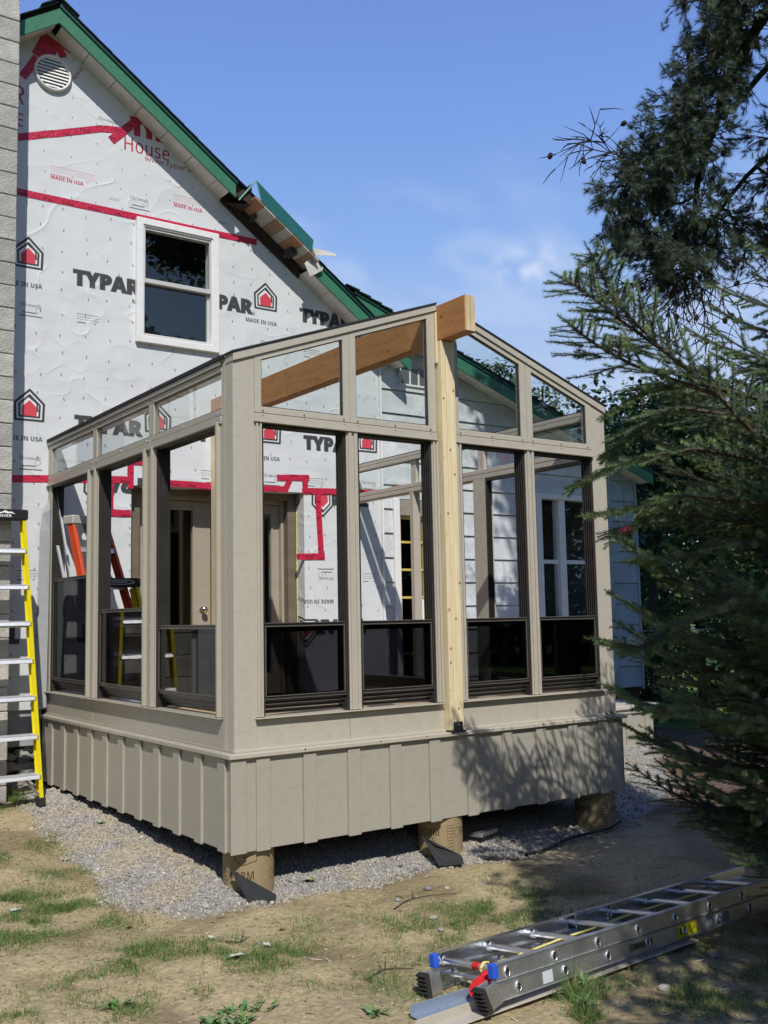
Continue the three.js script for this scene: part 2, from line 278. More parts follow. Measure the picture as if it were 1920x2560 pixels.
// gravel: loose crushed stone round the sunroom
{
  seed(11);
  const shapes = [0, 1, 2].map(k => { const g = new THREE.IcosahedronGeometry(1, 0).toNonIndexed(), p = g.attributes.position; for (let i = 0; i < p.count; i++) { const x = p.getX(i), y = p.getY(i), z = p.getZ(i), f = .72 + .5 * hash2(Math.round(x * 50), Math.round(y * 50) + k * 7, Math.round(z * 50)); p.setXYZ(i, x * f, y * f * .7, z * f * .85); } g.computeVertexNormals(); return boxuv(g); });
  const mat = std(1, 1, 1, { roughness: .95 }), L = shapes.map(() => []), C = shapes.map(() => []), q = new THREE.Quaternion(), e = new THREE.Euler();
  const tones = [[.34, .325, .295], [.27, .265, .255], [.42, .395, .345], [.22, .22, .222], [.52, .50, .46], [.37, .32, .245]];
  let n = 0, tries = 0;
  while (n < 78000 && tries++ < 600000) {
    const far = rnd(); const x = rr(-.75, far < .86 ? 3.3 : 6.2), z = rr(-3.35, .32), gi = gravelIn(x, z);
    if (gi < rr(-.10, .05) || (x > .55 && x < 2.9 && z < -.75)) continue;
    const near = Math.hypot(x + 2.6, z - 5.2), r = rr(.004, .0105) * (rnd() < .04 ? 1.7 : 1) * (near > 8 ? 1.3 : 1), k = n % 3;
    e.set(rr(0, 6), rr(0, 6), rr(0, 6)); q.setFromEuler(e);
    L[k].push(new THREE.Matrix4().compose(new THREE.Vector3(x, groundY(x, z) + r * rr(0, .7), z), q, new THREE.Vector3(r, r * rr(.7, 1), r * rr(.8, 1.2))));
    const t = tones[Math.floor(rnd() * rnd() * 6)], b = rr(.8, 1.2); const du = .72 * sstep(.45, .7, fbm(x * 4, z * 4, 47, 3)); C[k].push(new THREE.Color().setRGB(lerp(t[0], .40, du) * b * 1.02, lerp(t[1], .345, du) * b, lerp(t[2], .25, du) * b * .97)); n++;
  }
  const g = new THREE.Group(); g.name = 'gravel'; g.userData = { kind: 'stuff', label: 'loose grey crushed gravel in a band around the sunroom skirt', category: 'gravel' }; scene.add(g);
  shapes.forEach((s, k) => inst('gravel_stones', s, mat, L[k], g, 'stuff', C[k]));
}
// grass
{
  seed(23);
  const blade = () => { const t = [], n = 3, w = .0022; for (let i = 0; i < n; i++) { const a = i / n, b = (i + 1) / n, p = u => [0, u - .18 * u * u, .42 * u * u], wa = w * (1 - a * .9), wb = w * (1 - b * .95), A = p(a), B = p(b); t.push([-wa * 14, A[1], A[2]], [wa * 14, A[1], A[2]], [wb * 14, B[1], B[2]], [-wa * 14, A[1], A[2]], [wb * 14, B[1], B[2]], [-wb * 14, B[1], B[2]]); } return flat(t); };
  const mats = [], cols = [], q = new THREE.Quaternion();
  let tries = 0;
  while (mats.length < 46000 && tries++ < 1200000) {
    const x = rr(-1.9, 2.9), z = rr(-3.3, 3.2), d = grassAt(x, z); if (gravelIn(x, z) > .02 || rnd() > d * .8 + .004) continue;
    const h = (rnd() < .12 ? rr(.06, .10) : rr(.02, .058)) * (.7 + .5 * Math.min(d, 1.4)) * (Math.hypot(x - .56, z - 2.03) < .22 ? 1.9 : 1);
    q.setFromEuler(new THREE.Euler(rr(-.3, .9), rr(0, 6.28), rr(-.35, .35), 'YXZ'));
    mats.push(new THREE.Matrix4().compose(new THREE.Vector3(x, groundY(x, z) - .002, z), q, new THREE.Vector3(rr(.035, .06), h, h)));
    const y = rnd(); cols.push(y < .2 ? new THREE.Color().setRGB(rr(.22, .34), rr(.20, .27), rr(.08, .12)) : new THREE.Color().setRGB(rr(.06, .12), rr(.13, .22), rr(.025, .05)));
  }
  const g = inst('grass', blade(), new THREE.MeshStandardMaterial({ roughness: .8, side: THREE.DoubleSide }), mats, scene, 'stuff', cols);
  g.userData.label = 'thin short grass tufts scattered over the bare brown yard'; g.userData.category = 'grass';
}

// ---------------------------------------------------------------- house wrapped in white building paper
const OV = .25;                                                   // rake overhang
const rakeTop = x => 6.785 - .70 * x, rakeBot = x => 6.650 - .697 * x, soffY = x => 6.68 - .70 * x;
const RX = -.035;                                                 // ridge position
const house = thing('house', 'gabled house covered in white printed house wrap with green rake boards', 'house');
{
  // wall sheet: printed wrap
  const tx0 = -.36, ty1 = 6.86, SC = 300, CW = Math.round(3.86 * SC), CH = Math.round(6.8 * SC);
  const cv = document.createElement('canvas'); cv.width = CW; cv.height = CH; const c = cv.getContext('2d');
  const X = x => (x - tx0) * SC, Y = y => (ty1 - y) * SC;
  c.fillStyle = '#e3e5e6'; c.fillRect(0, 0, CW, CH);
  seed(5); for (let i = 0; i < 900; i++) { c.fillStyle = `rgba(${rnd() < .5 ? '200,204,208' : '240,240,238'},${rr(.05, .16)})`; const w = rr(20, 140), h = rr(8, 60); c.fillRect(rr(-50, CW), rr(-50, CH), w, h); }
  for (let i = 0; i < 9000; i++) { c.fillStyle = `rgba(${rnd() < .6 ? '170,174,178' : '255,255,255'},.22)`; c.fillRect(rr(0, CW), rr(0, CH), rr(1, 5), 1); }
  const text = (s, x, y, h, w, col, { bold = true, heavy = 0, flip = false, skew = 0, rot = 0, font = 'sans-serif' } = {}) => {
    c.save(); c.translate(X(x), Y(y)); if (flip) c.rotate(Math.PI); c.rotate(rot); if (skew) c.transform(1, 0, skew, 1, 0, 0);
    const px = h * SC / .72; c.font = `${bold ? 'bold ' : ''}${px}px ${font}`; c.textAlign = 'left'; c.textBaseline = 'alphabetic'; c.fillStyle = c.strokeStyle = col;
    const m = c.measureText(s).width; c.scale(w * SC / m, 1); c.fillText(s, 0, 0); if (heavy) { c.lineWidth = heavy * SC; c.lineJoin = 'miter'; c.strokeText(s, 0, 0); } c.restore();
  };
  const logo = (x, y, s, flip) => { // nested house outlines round a red house
    c.save(); c.translate(X(x), Y(y)); if (flip) c.rotate(Math.PI); c.scale(s * SC, s * SC); c.lineJoin = 'round';
    const pent = (k, o = 0) => { c.beginPath(); c.moveTo(.0 * k, -.52 * k + o); c.lineTo(.46 * k, -.08 * k + o); c.lineTo(.44 * k, .47 * k + o); c.lineTo(-.44 * k, .47 * k + o); c.lineTo(-.46 * k, -.08 * k + o); c.closePath(); };
    c.fillStyle = '#eef0f0'; pent(1); c.fill(); c.strokeStyle = '#3d3e40'; c.lineWidth = .075; pent(1); c.stroke(); c.lineWidth = .06; pent(.72, .02); c.stroke(); c.fillStyle = '#dd4a58'; pent(.52, .09); c.fill(); c.strokeStyle = '#3d3e40'; c.lineWidth = .05; c.beginPath(); c.moveTo(-.02, -.30); c.lineTo(.24, -.10); c.lineTo(.26, .18); c.stroke(); c.restore();
  };
  const K = '#454648', R = '#c8415a';
  // staple dots
  for (let y = .9; y < 6.8; y += .183) for (let x = -.3; x < 3.5; x += .203) { c.fillStyle = 'rgba(60,62,66,.75)'; c.save(); c.translate(X(x + rr(-.025, .025)), Y(y + rr(-.03, .03))); c.rotate(rr(-.5, .3)); c.fillRect(-1, -4, 2.2, 8); c.restore(); c.fillStyle = 'rgba(255,255,255,.5)'; c.fillRect(X(x) - 5, Y(y) + 6, 9, 2); }
  const fine = (x, y, flip) => { c.save(); c.translate(X(x), Y(y)); if (flip) c.rotate(Math.PI); c.fillStyle = K; c.globalAlpha = .75; c.font = `${.045 * SC}px sans-serif`; c.fillText('fibreweb', 0, 0); c.beginPath(); c.arc(.155 * SC, .02 * SC, .022 * SC, 0, 7); c.lineWidth = 1; c.strokeStyle = K; c.stroke(); c.fillRect(.02 * SC, .045 * SC, .12 * SC, 3); c.fillRect(0, .075 * SC, .19 * SC, 3); c.restore(); };
  const lines = (x, y, col, w = .19) => { c.save(); c.fillStyle = col; c.globalAlpha = .8; c.fillRect(X(x), Y(y), w * SC, 1.5); c.globalAlpha = .45; for (let k = 1; k < 3; k++) for (let u = 0; u < w; u += .022) c.fillRect(X(x + u), Y(y - k * .022), .016 * SC, 2.2); c.globalAlpha = .8; c.fillRect(X(x), Y(y - .075), w * .42 * SC, 2.5); c.lineWidth = 1.2; c.strokeStyle = col; c.beginPath(); c.moveTo(X(x + w * .78), Y(y - .07)); c.lineTo(X(x + w * .83), Y(y - .085)); c.lineTo(X(x + w * .92), Y(y - .055)); c.stroke(); c.restore(); };
  for (let k = -1; k < 3; k++) {
    const o = k * 1.143;
    text('TYPAR', .195 + o, 4.462 + .012 * (k + 1), .128, .60, K, { heavy: .018 }); logo(.968 + o - .02, 4.675, .26); text('®', .80 + o, 4.47, .04, .03, K, { bold: false });
    text('MADE IN USA', .725 + o, 4.39 + .01 * k, .037, .345, K); fine(.885 + o, 4.21); lines(.23 + o, 4.22, K);
    text('TYPAR', .222 + o, 3.172 + .012 * (k + 1), .128, .60, K, { heavy: .018 }); logo(.99 + o - .012, 3.36, .26);
    text('MADE IN USA', .745 + o, 3.06, .037, .345, K); fine(.90 + o, 2.90); lines(.26 + o, 2.92, K);
    // inverted lower sheet
    text('MADE IN USA', .545 + o, 1.72, .037, .345, K, { flip: true }); text('TYPAR', .92 + o, 1.515, .128, .60, K, { flip: true, heavy: .018 }); logo(.19 + o + .03, 1.40, .26, true); fine(.55 + o, 1.94, true);
    if (k >= 0) text('TYPAR', .98 + o, 2.80, .128, .60, K, { flip: true, heavy: .018 }); logo(.43 + o, 2.68, .26, true); lines(.9 + o, 1.98, K, .16);
  }
  // red-printed upper sheet: paint it over the black rows
  c.fillStyle = '#e4e5e6'; c.fillRect(0, 0, CW, Y(5.215));
  for (let i = 0; i < 3000; i++) { c.fillStyle = `rgba(${rnd() < .6 ? '170,174,178' : '255,255,255'},.22)`; c.fillRect(rr(0, CW), rr(0, Y(5.215)), rr(1, 5), 1); }
  for (let y = 5.26; y < 6.8; y += .183) for (let x = -.3; x < 3; x += .23) { c.fillStyle = 'rgba(70,72,76,.6)'; c.fillRect(X(x + rr(-.01, .01)), Y(y), 2, 6); }
  const RB = '#b9304a';
  text('MADE IN USA', -.018, 5.38, .035, .29, RB); lines(-.017, 5.50, '#c9808c', .39); text('MADE IN USA', 1.126, 5.385, .035, .29, RB); lines(1.12, 5.50, '#c9808c', .34); fine(.70, 5.36); text('L050909', .51, 5.31, .02, .09, '#8a8d90', { bold: false }); text('L050909', 1.58, 5.32, .02, .09, '#8a8d90', { bold: false });
  text('House', .63, 5.81, .13, .46, RB, { bold: false }); text('www.typar.com', .84, 5.755, .05, .60, '#a04456', { bold: false }); text('TYPAR', .71, 5.985, .15, .62, '#b52c45', { heavy: .03 });
  text('House', .10, 6.50, .12, .42, RB, { bold: false, rot: -1.05 }); text('www.typar.com', .19, 6.33, .05, .5, '#a04456', { bold: false, rot: -1.05 }); text('R', -.37, 5.99, .16, .12, RB, { bold: false, rot: .1 }); text('E', -.33, 5.78, .12, .08, RB, { bold: false }); fine(.40, 6.03);
  const map = new THREE.CanvasTexture(cv); map.colorSpace = THREE.SRGBColorSpace; map.magFilter = THREE.LinearFilter;
  const wb = dataTex(1024, 1024, (u, v) => { const w = fbm(u * 4, v * 4, 81, 3, 4); const r1 = 1 - Math.abs(2 * fbm(u * 2.2 + w * .5, v * 3.5 - w * .4, 83, 2, 0) - 1), r2 = 1 - Math.abs(2 * fbm(u * 4 + v * 5 + w, v * 6 - u * 4, 85, 2, 0) - 1); return clamp(.34 * Math.pow(r1, 12) * vnoise(u * 5, v * 5, 88, 5) + .30 * Math.pow(r2, 14) * vnoise(u * 6, v * 6, 89, 6) + .62 * fbm(u * 5, v * 5, 87, 4, 5)); }, false);
  wb.wrapS = wb.wrapT = THREE.MirroredRepeatWrapping; wb.repeat.set(2.0, 3.6);
  const wrapMat = new THREE.MeshStandardMaterial({ color: new THREE.Color().setRGB(.86, .875, .89), map, roughness: .5, bumpMap: wb, bumpScale: .020 });
  const opening = (s, x0, x1, y0, y1) => { const h = new THREE.Path(); h.moveTo(x0, y0); h.lineTo(x1, y0); h.lineTo(x1, y1); h.lineTo(x0, y1); h.closePath(); s.holes.push(h); };
  const sh = new THREE.Shape(); [[-1.3, .86], [.73, .83], [.73, 2.74], [2.498, 2.77], [2.498, .83], [3.422, .83], [3.422, soffY(3.422) + .02], [RX, soffY(RX) + .02], [-1.3, soffY(RX) + .02 - .7 * 1.265]].forEach((p, i) => i ? sh.lineTo(...p) : sh.moveTo(...p));
  opening(sh, .80, 1.53, 4.09, 5.14);
  const wg = new THREE.ExtrudeGeometry(sh, { depth: .15, bevelEnabled: false }); wg.translate(0, 0, HW - .15); wg.deleteAttribute('uv'); const wg2 = wg.index ? wg.toNonIndexed() : wg;
  const p = wg2.attributes.position, uv = new Float32Array(p.count * 2); for (let i = 0; i < p.count; i++) { const d = HW - p.getZ(i); uv[2 * i] = (p.getX(i) + d - tx0) / (CW / SC); uv[2 * i + 1] = 1 - (ty1 - p.getY(i) + d * .3) / (CH / SC); } wg2.setAttribute('uv', new THREE.BufferAttribute(uv, 2));
  const wallM = new THREE.Mesh(wg2, wrapMat); wallM.name = 'wall'; wallM.castShadow = wallM.receiveShadow = true; house.add(wallM);
  // loose folds of wrap standing off the wall beside the sunroom, grey sheathing and rubble footing below
  const fold = []; { const a = [[.02, 2.62, .002], [-.055, 2.45, .03], [-.075, 2.3, .035], [-.085, 1.7, .03], [-.10, .86, .03]], b = [[.0, 2.60, .075], [-.01, 2.48, .10], [-.01, 2.3, .10], [-.012, 1.7, .09], [-.02, .86, .09]], f = q => [q[0], q[1], HW + q[2]]; for (let i = 0; i < 4; i++) fold.push(f(a[i]), f(a[i + 1]), f(b[i + 1]), f(a[i]), f(b[i + 1]), f(b[i])); const t = b.map(q => [q[0] + .05, q[1], .005]); for (let i = 0; i < 4; i++) fold.push(f(b[i]), f(b[i + 1]), f(t[i + 1]), f(b[i]), f(t[i + 1]), f(t[i])); }
  obj('wrap_fold', flat(fold), std(.36, .38, .40, { roughness: .5, side: THREE.DoubleSide, bumpMap: rep(bumpLumpy, 1), bumpScale: .004 }), house);  // white wrap; the shade on its side face is put into this grey
  obj('sheathing', cb(-1.3, -.02, .55, .86, HW - .12, HW - .03), std(.38, .40, .42, { map: rep(grime, 2) }), house);
  obj('sheathing', cb(.0, 3.4, .0, .83, HW - .12, HW - .03), M.darkwood, house);
  // rubble footing
  const foot = new THREE.Group(); foot.name = 'footing'; house.add(foot); obj('backing', cb(-1.3, .0, -.1, .56, HW - .35, HW - .14), M.room, foot);
  seed(31); for (let k = 0; k < 70; k++) { const x = rr(-.75, -.02), y = rr(.1, .54), r = rr(.02, .055), g = new THREE.DodecahedronGeometry(r, 0); const q = g.attributes.position; for (let i = 0; i < q.count; i++) { const f = .75 + .5 * hash2(Math.round(q.getX(i) * 900), Math.round(q.getY(i) * 900) + k, Math.round(q.getZ(i) * 900)); q.setXYZ(i, q.getX(i) * f * 1.5 + x, q.getY(i) * f * .8 + y, q.getZ(i) * f + HW - .10 + (.54 - y) * .25); } g.computeVertexNormals(); obj('stone', g, M.stone[k % 3], foot); }

  // red seam tape: slightly wavy strips stuck on the wrap
  const tapeStrip = (pts, w) => { const t = [], up = i => { const a = pts[Math.max(0, i - 1)], b = pts[Math.min(pts.length - 1, i + 1)], dx = b[0] - a[0], dy = b[1] - a[1], l = Math.hypot(dx, dy); return [-dy / l, dx / l]; }; const P = pts.map((p, i) => { const n = up(i), k = w / 2; return [[p[0] + n[0] * k, p[1] + n[1] * k, HW + .0035 + (p[2] || 0)], [p[0] - n[0] * k, p[1] - n[1] * k, HW + .0035 + (p[2] || 0)]]; }); for (let i = 0; i < P.length - 1; i++) t.push(P[i][1], P[i + 1][1], P[i + 1][0], P[i][1], P[i + 1][0], P[i][0]); const back = t.map(v => [v[0], v[1], HW + .001]); return flat([...t, ...back]); };
  const wav = (a, b, n, amp = .006) => Array.from({ length: n + 1 }, (_, i) => { const t = i / n; return [lerp(a[0], b[0], t), lerp(a[1], b[1], t) + (fbm(t * 6 + a[0] * 3, a[1], 7, 2) - .5) * amp * 2, a[2] || 0]; });
  seed(41);
  const tapeCv = document.createElement('canvas'); tapeCv.width = 512; tapeCv.height = 512; { const t = tapeCv.getContext('2d'); t.fillStyle = '#bf2547'; t.fillRect(0, 0, 512, 512); for (let i = 0; i < 260; i++) { t.fillStyle = `rgba(${rnd() < .5 ? '90,8,25' : '225,80,100'},${rr(.1, .35)})`; t.fillRect(rr(0, 512), rr(0, 512), rr(4, 40), rr(2, 8)); } t.font = 'bold 26px sans-serif'; t.fillStyle = 'rgba(60,6,18,.8)'; for (let j = 0; j < 8; j++) for (let i = 0; i < 3; i++) t.fillText('TYPAR', i * 190 + (j % 2) * 70, j * 66 + 40); }
  const tapeMap = new THREE.CanvasTexture(tapeCv); tapeMap.colorSpace = THREE.SRGBColorSpace; tapeMap.wrapS = tapeMap.wrapT = THREE.RepeatWrapping; tapeMap.repeat.set(1.6, 1.6);
  const tapeMat = new THREE.MeshStandardMaterial({ map: tapeMap, roughness: .38, bumpMap: rep(bumpLumpy, 4), bumpScale: .004 });
  for (const [pts, w] of [
    [wav([-.36, 5.195], [1.995, 5.212], 24), .062], [[...wav([-.36, 5.655], [.42, 5.945], 8), ...wav([.50, 5.965], [.645, 5.98], 3)], .062], [wav([.52, 5.865, .002], [.79, 6.14, .002], 5), .075],
    [wav([-.27, 6.225, .001], [-.15, 6.44, .001], 4), .07], [wav([-.12, 6.44], [-.02, 6.66], 3), .17], [wav([.02, 6.60, .002], [.085, 6.52, .002], 3), .07],
    [wav([-.36, 2.733], [.73, 2.786], 12), .062], [wav([.72, 2.71, .002], [.722, 2.985, .002], 4), .058], [wav([.695, 2.952, .004], [1.085, 2.956, .004], 5), .06], [wav([.536, 2.74, .002], [.537, 2.50, .002], 4), .058], [wav([.36, 2.482, .003], [.725, 2.49, .003], 5), .062],
    [wav([1.0, 2.775], [2.32, 2.790], 14), .058], [wav([2.285, 2.775, .002], [2.345, 2.895, .002], 3), .058], [wav([2.20, 2.898, .004], [2.56, 2.920, .004], 5), .058], [wav([2.514, 2.93, .006], [2.514, 2.775, .006], 3), .06], [wav([2.48, 2.785, .004], [3.40, 2.818, .004], 10), .062], [wav([2.655, 2.79, .007], [2.690, 2.125, .007], 8), .06], [wav([2.41, 2.138, .004], [2.73, 2.146, .004], 5), .062]]) obj('seam_tape', tapeStrip(pts, w), tapeMat, house);

  // upper window
  const win = new THREE.Group(); win.name = 'window'; house.add(win);
  const x0 = .755, x1 = 1.572, y0 = 4.037, y1 = 5.195, t = .062, zf = HW + .045;
  obj('frame', [cb(x0, x0 + t, y0, y1, HW - .1, zf, .004), cb(x1 - t, x1, y0, y1, HW - .1, zf, .004), cb(x0 + t, x1 - t, y1 - t, y1, HW - .1, zf, .004), cb(x0 + t, x1 - t, y0, y0 + t, HW - .1, zf, .004), cb(x0 + t, x0 + t + .014, y0 + t, y1 - t, HW - .1, zf - .012), cb(x1 - t - .014, x1 - t, y0 + t, y1 - t, HW - .1, zf - .012), cb(x0 + t + .014, x1 - t - .014, y1 - t - .014, y1 - t, HW - .1, zf - .012)], M.trimWhite, win);
  const sash = (a, b, z, k) => { const s = obj('sash', [cb(x0 + t + .016, x0 + t + .016 + k, a, b, z - .03, z), cb(x1 - t - .016 - k, x1 - t - .016, a, b, z - .03, z), cb(x0 + t + .016 + k, x1 - t - .016 - k, b - .035, b, z - .03, z), cb(x0 + t + .016 + k, x1 - t - .016 - k, a, a + .04, z - .03, z)], std(.55, .55, .53, { roughness: .45 }), win); obj('pane', cb(x0 + t + .016 + k, x1 - t - .016 - k, a + .04, b - .035, z - .018, z - .014, 0), M.glass, s); };
  sash(4.60, 5.13, HW + .02, .012); sash(4.10, 4.64, HW - .02, .02);

  // round louvred gable vent
  const vent = new THREE.Group(); vent.name = 'gable_vent'; vent.position.set(-.015, 6.33, HW); house.add(vent);
  const ring = new THREE.LatheGeometry([[.140, .0], [.163, .0], [.163, .030], [.150, .040], [.140, .030], [.140, 0]].map(q => new THREE.Vector2(...q)), 40).toNonIndexed(); ring.rotateX(Math.PI / 2); obj('rim', ring, M.trimWhite, vent);
  const disc = new THREE.CylinderGeometry(.141, .141, .006, 32).toNonIndexed(); disc.rotateX(Math.PI / 2); disc.translate(0, 0, .004); obj('backing', disc, M.room, vent);
  for (let k = 0; k < 9; k++) { const y = -.122 + k * .0305, hw = Math.sqrt(.139 * .139 - y * y) - .002; obj('louver', bar([-hw, y + .006, .022], [hw, y + .006, .022], .031, .003, [0, .86, -.5], .001), M.trimWhite, vent); }

  // french door set back in the wall
  const door = new THREE.Group(); door.name = 'french_door'; house.add(door); const dz = HW - .28;
  obj('frame', [cb(.72, .87, .80, 2.80, dz - .05, HW - .15), cb(2.40, 2.52, .80, 2.80, dz - .05, HW - .15), cb(.87, 2.40, 2.70, 2.80, dz - .05, HW - .15), cb(.87, 2.40, .78, .81, dz - .05, HW)], M.jamb, door);
  obj('casing', [cb(.87, .90, .81, 2.70, dz - .03, dz + .05), cb(2.37, 2.40, .81, 2.70, dz - .03, dz + .05), cb(.90, 2.37, 2.665, 2.70, dz - .03, dz + .05)], M.door, door);
  obj('foam_seal', tube([[2.497, .85, HW - .14], [2.499, 1.3, HW - .137], [2.496, 1.9, HW - .14], [2.499, 2.6, HW - .138]], .007, .007, 5, 8), M.foam, door);
  for (const [a, b, g0, g1] of [[.90, 1.628, 1.02, 1.445], [1.634, 2.37, 1.80, 2.285]]) { const lf = obj('leaf', [cb(a, g0, .82, 2.66, dz - .045, dz), cb(g1, b, .82, 2.66, dz - .045, dz), cb(g0, g1, 2.575, 2.66, dz - .045, dz), cb(g0, g1, .82, 1.02, dz - .045, dz), cb(g0 - .018, g0, 1.0, 2.60, dz, dz + .010), cb(g1, g1 + .018, 1.0, 2.60, dz, dz + .010), cb(g0, g1, 2.575, 2.595, dz, dz + .010)], M.door, door); obj('pane', cb(g0, g1, 1.02, 2.575, dz - .026, dz - .02, 0), M.glass, lf); }
  const kn = new THREE.SphereGeometry(.030, 20, 14).toNonIndexed(); kn.scale(1, 1, .8); kn.translate(1.540, 1.64, dz + .062); obj('knob', [kn, rod([1.540, 1.64, dz], [1.540, 1.64, dz + .05], .014, .012, 12), rod([1.540, 1.64, dz], [1.540, 1.64, dz + .008], .032, .03, 20)], std(.72, .68, .6, { metalness: 1, roughness: .15 }), door);

  // body behind the gable: dark rooms, side and back walls
  obj('side_wall', [cb(3.30, 3.41, 0, 4.2, -10, HW - .16), cb(-3.6, -3.5, 0, 4.2, -10, HW - .16), cb(-3.5, 3.3, 0, 4.2, -10, -9.9), cb(-3.6, -1.32, .3, 4.2, HW - .15, HW)], M.siding, house);
  obj('inside', [cb(-3.4, 3.28, .70, .78, -9.8, HW - .34), cb(-3.4, 3.28, 3.2, 3.3, -9.8, HW - .16), cb(-3.4, 3.28, .78, 5.2, -7.05, -7)], M.roomDark, house);

  obj('inside', cb(.3, 2.1, 3.35, 5.15, -4.42, -4.38), std(.30, .30, .31, { roughness: .9 }), house);  // pale partition added behind the upper window to lighten its glass
  // roof
  const y2 = x => x >= RX ? rakeTop(x) : rakeTop(2 * RX - x);
  const roof = obj('roof', [prism([[RX, rakeTop(RX)], [3.66, rakeTop(3.66)], [3.66, rakeTop(3.66) + .03], [RX, rakeTop(RX) + .035]], HW - 6.8, HW + OV - .02), prism([[RX, rakeTop(RX)], [RX, rakeTop(RX) + .035], [-3.75, rakeTop(3.68) + .03], [-3.75, rakeTop(3.68)]], HW - 6.8, HW + OV - .02)], M.darkwood, house);
  for (const s of [1, -1]) for (let k = 0; k < 27; k++) { const xa = .02 + k * .137, xb = xa + .165, f = x => rakeTop(x + RX) + .035, yo = .008, j = hash2(k, s + 3, 8) * .004, mx = x => RX + s * x; if (s > 0 && xb > 3.72) break; const pts = [[mx(xa), f(xa) + .006], [mx(xb), f(xb) + .008], [mx(xb), f(xb) + .010 + yo], [mx(xa), f(xa) + .012]]; obj('shingle_course', prism(s > 0 ? pts : pts.reverse(), HW - 6.9, HW + OV + .028 + j), M.shingle[k % 3], roof); }
  for (let k = 0; k < 24; k++) { const z = HW + OV + .03 - k * .29, y = rakeTop(RX) + .075 + (k % 2) * .006; obj('ridge_cap', [bar([RX - .005, y, z - .3], [RX + .16, y - .115, z - .3], .33, .014, [0, 0, 1]), bar([RX + .005, y, z - .3], [RX - .16, y - .115, z - .3], .33, .014, [0, 0, 1])].map(g => g.translate(0, 0, .15)), M.shingle[k % 3], roof); }
  const zf2 = HW + OV, strip = (xa, xb, lo, hi, z0, z1) => prism([[xa, lo(xa)], [xb, lo(xb)], [xb, hi(xb)], [xa, hi(xa)]], z0, z1);
  obj('rake_board', strip(RX, 1.645, rakeBot, x => rakeTop(x) - .004, zf2 - .02, zf2), M.green, house);
  obj('rake_board', [prism([[2.44, rakeBot(2.44)], [3.60, rakeBot(3.60) - .01], [3.675, rakeBot(3.675) - .012], [3.675, rakeBot(3.675) + .10], [3.60, rakeTop(3.60) - .01], [2.44, rakeTop(2.44) - .004]], zf2 - .02, zf2)], M.green, house);
  obj('rake_board', prism([[-3.75, rakeBot(3.68)], [RX, rakeBot(RX)], [RX, rakeTop(RX)], [-3.75, rakeTop(3.68)]], zf2 - .02, zf2), M.green, house);
  for (const [a, b] of [[RX, 1.66], [2.44, 3.66]]) obj('drip_edge', strip(a, b, x => rakeTop(x) + .004, x => rakeTop(x) + .050, zf2 - .01, zf2 + .014), M.drip, house);
  // soffit panels
  seed(51); for (const [a, b] of [[.0, 1.60], [2.46, 3.62]]) { let x = a; while (x < b - .02) { const e = Math.min(b, x + .245); const lo = xx => soffY(xx) - .002; obj('soffit_panel', [strip(x + .003, e - .003, xx => lo(xx), xx => lo(xx) + .01, HW + .002, zf2 - .022), ...[.33, .66].map(q => strip(lerp(x, e, q) - .006, lerp(x, e, q) + .006, xx => lo(xx) - .004, xx => lo(xx) + .001, HW + .01, zf2 - .03))], M.soffit, house); x = e; } }
  { let x = RX; for (let k = 0; k < 3; k++) { const a = RX - .26 * k, b = a - .255; obj('soffit_panel', prism([[b, soffY(2 * RX - b)], [a, soffY(2 * RX - a)], [a, soffY(2 * RX - a) + .01], [b, soffY(2 * RX - b) + .01]], HW + .002, zf2 - .022), M.soffit, house); } }
  // stretch where the soffit and rake board are torn off: bare sheathing, dark strips painting the shade under the roof edge, bent metal
  obj('shade_strip', [strip(1.60, 2.46, x => soffY(x) - .03, x => soffY(x) + .10, HW + .001, HW + .03), strip(1.60, 2.46, x => soffY(x) + .015, x => soffY(x) + .09, HW + .03, HW + .05)], M.darkwood, house);
  const plankM = [std(.40, .22, .12, { roughness: .85, map: rep(grime, 3) }), std(.55, .52, .48, { roughness: .8, map: rep(grime, 3) }), std(.34, .24, .15, { roughness: .85, map: rep(grime, 4) }), std(.50, .47, .42, { roughness: .8, map: rep(grime, 4) })];
  { let x = 1.80; for (let k = 0; k < 8; k++) { const w = [.10, .125, .10, .085, .11, .075, .06, .05][k]; obj('sheathing_board', strip(x + .003, x + w - .003, xx => rakeTop(xx) - .022, xx => rakeTop(xx) - .003, HW + .03, HW + OV + .085), plankM[k % 4], house); x += w; } }
  obj('lookout', [bar([1.90, rakeTop(1.90) - .05, HW + .02], [1.90, rakeTop(1.90) - .05, HW + .16], .03, .05, [1, 0, 0]), bar([2.30, rakeTop(2.30) - .05, HW + .02], [2.30, rakeTop(2.30) - .05, HW + .20], .07, .07, [1, 0, 0])], std(.055, .055, .052, { roughness: .9, map: rep(grime, 3) }), house);
  const A = [1.836, 5.693, HW + .30], B = [1.865, 5.476, HW + .338], C = [1.672, 5.478, HW + .255], Rr = [2.470, 5.235, HW + .29], R2 = [2.42, 5.088, HW + .338];
  obj('bent_metal', [sheet(B, R2, Rr, A, .003)], M.teal, house);
  obj('hollow_shade', flat([[1.81, 5.67, HW + .262], [1.80, 5.46, HW + .262], [1.63, 5.525, HW + .240], [1.80, 5.46, HW + .262], [1.80, 5.46, HW + .03], [1.63, 5.525, HW + .03]]), M.darkwood, house);  // near-black sheet standing in for shade inside the bent metal
  obj('bent_metal_edge', [bar(A, B, .012, .006), bar(A, C, .016, .008, [0, 1, 0])], std(.16, .36, .32, { roughness: .4 }), house);
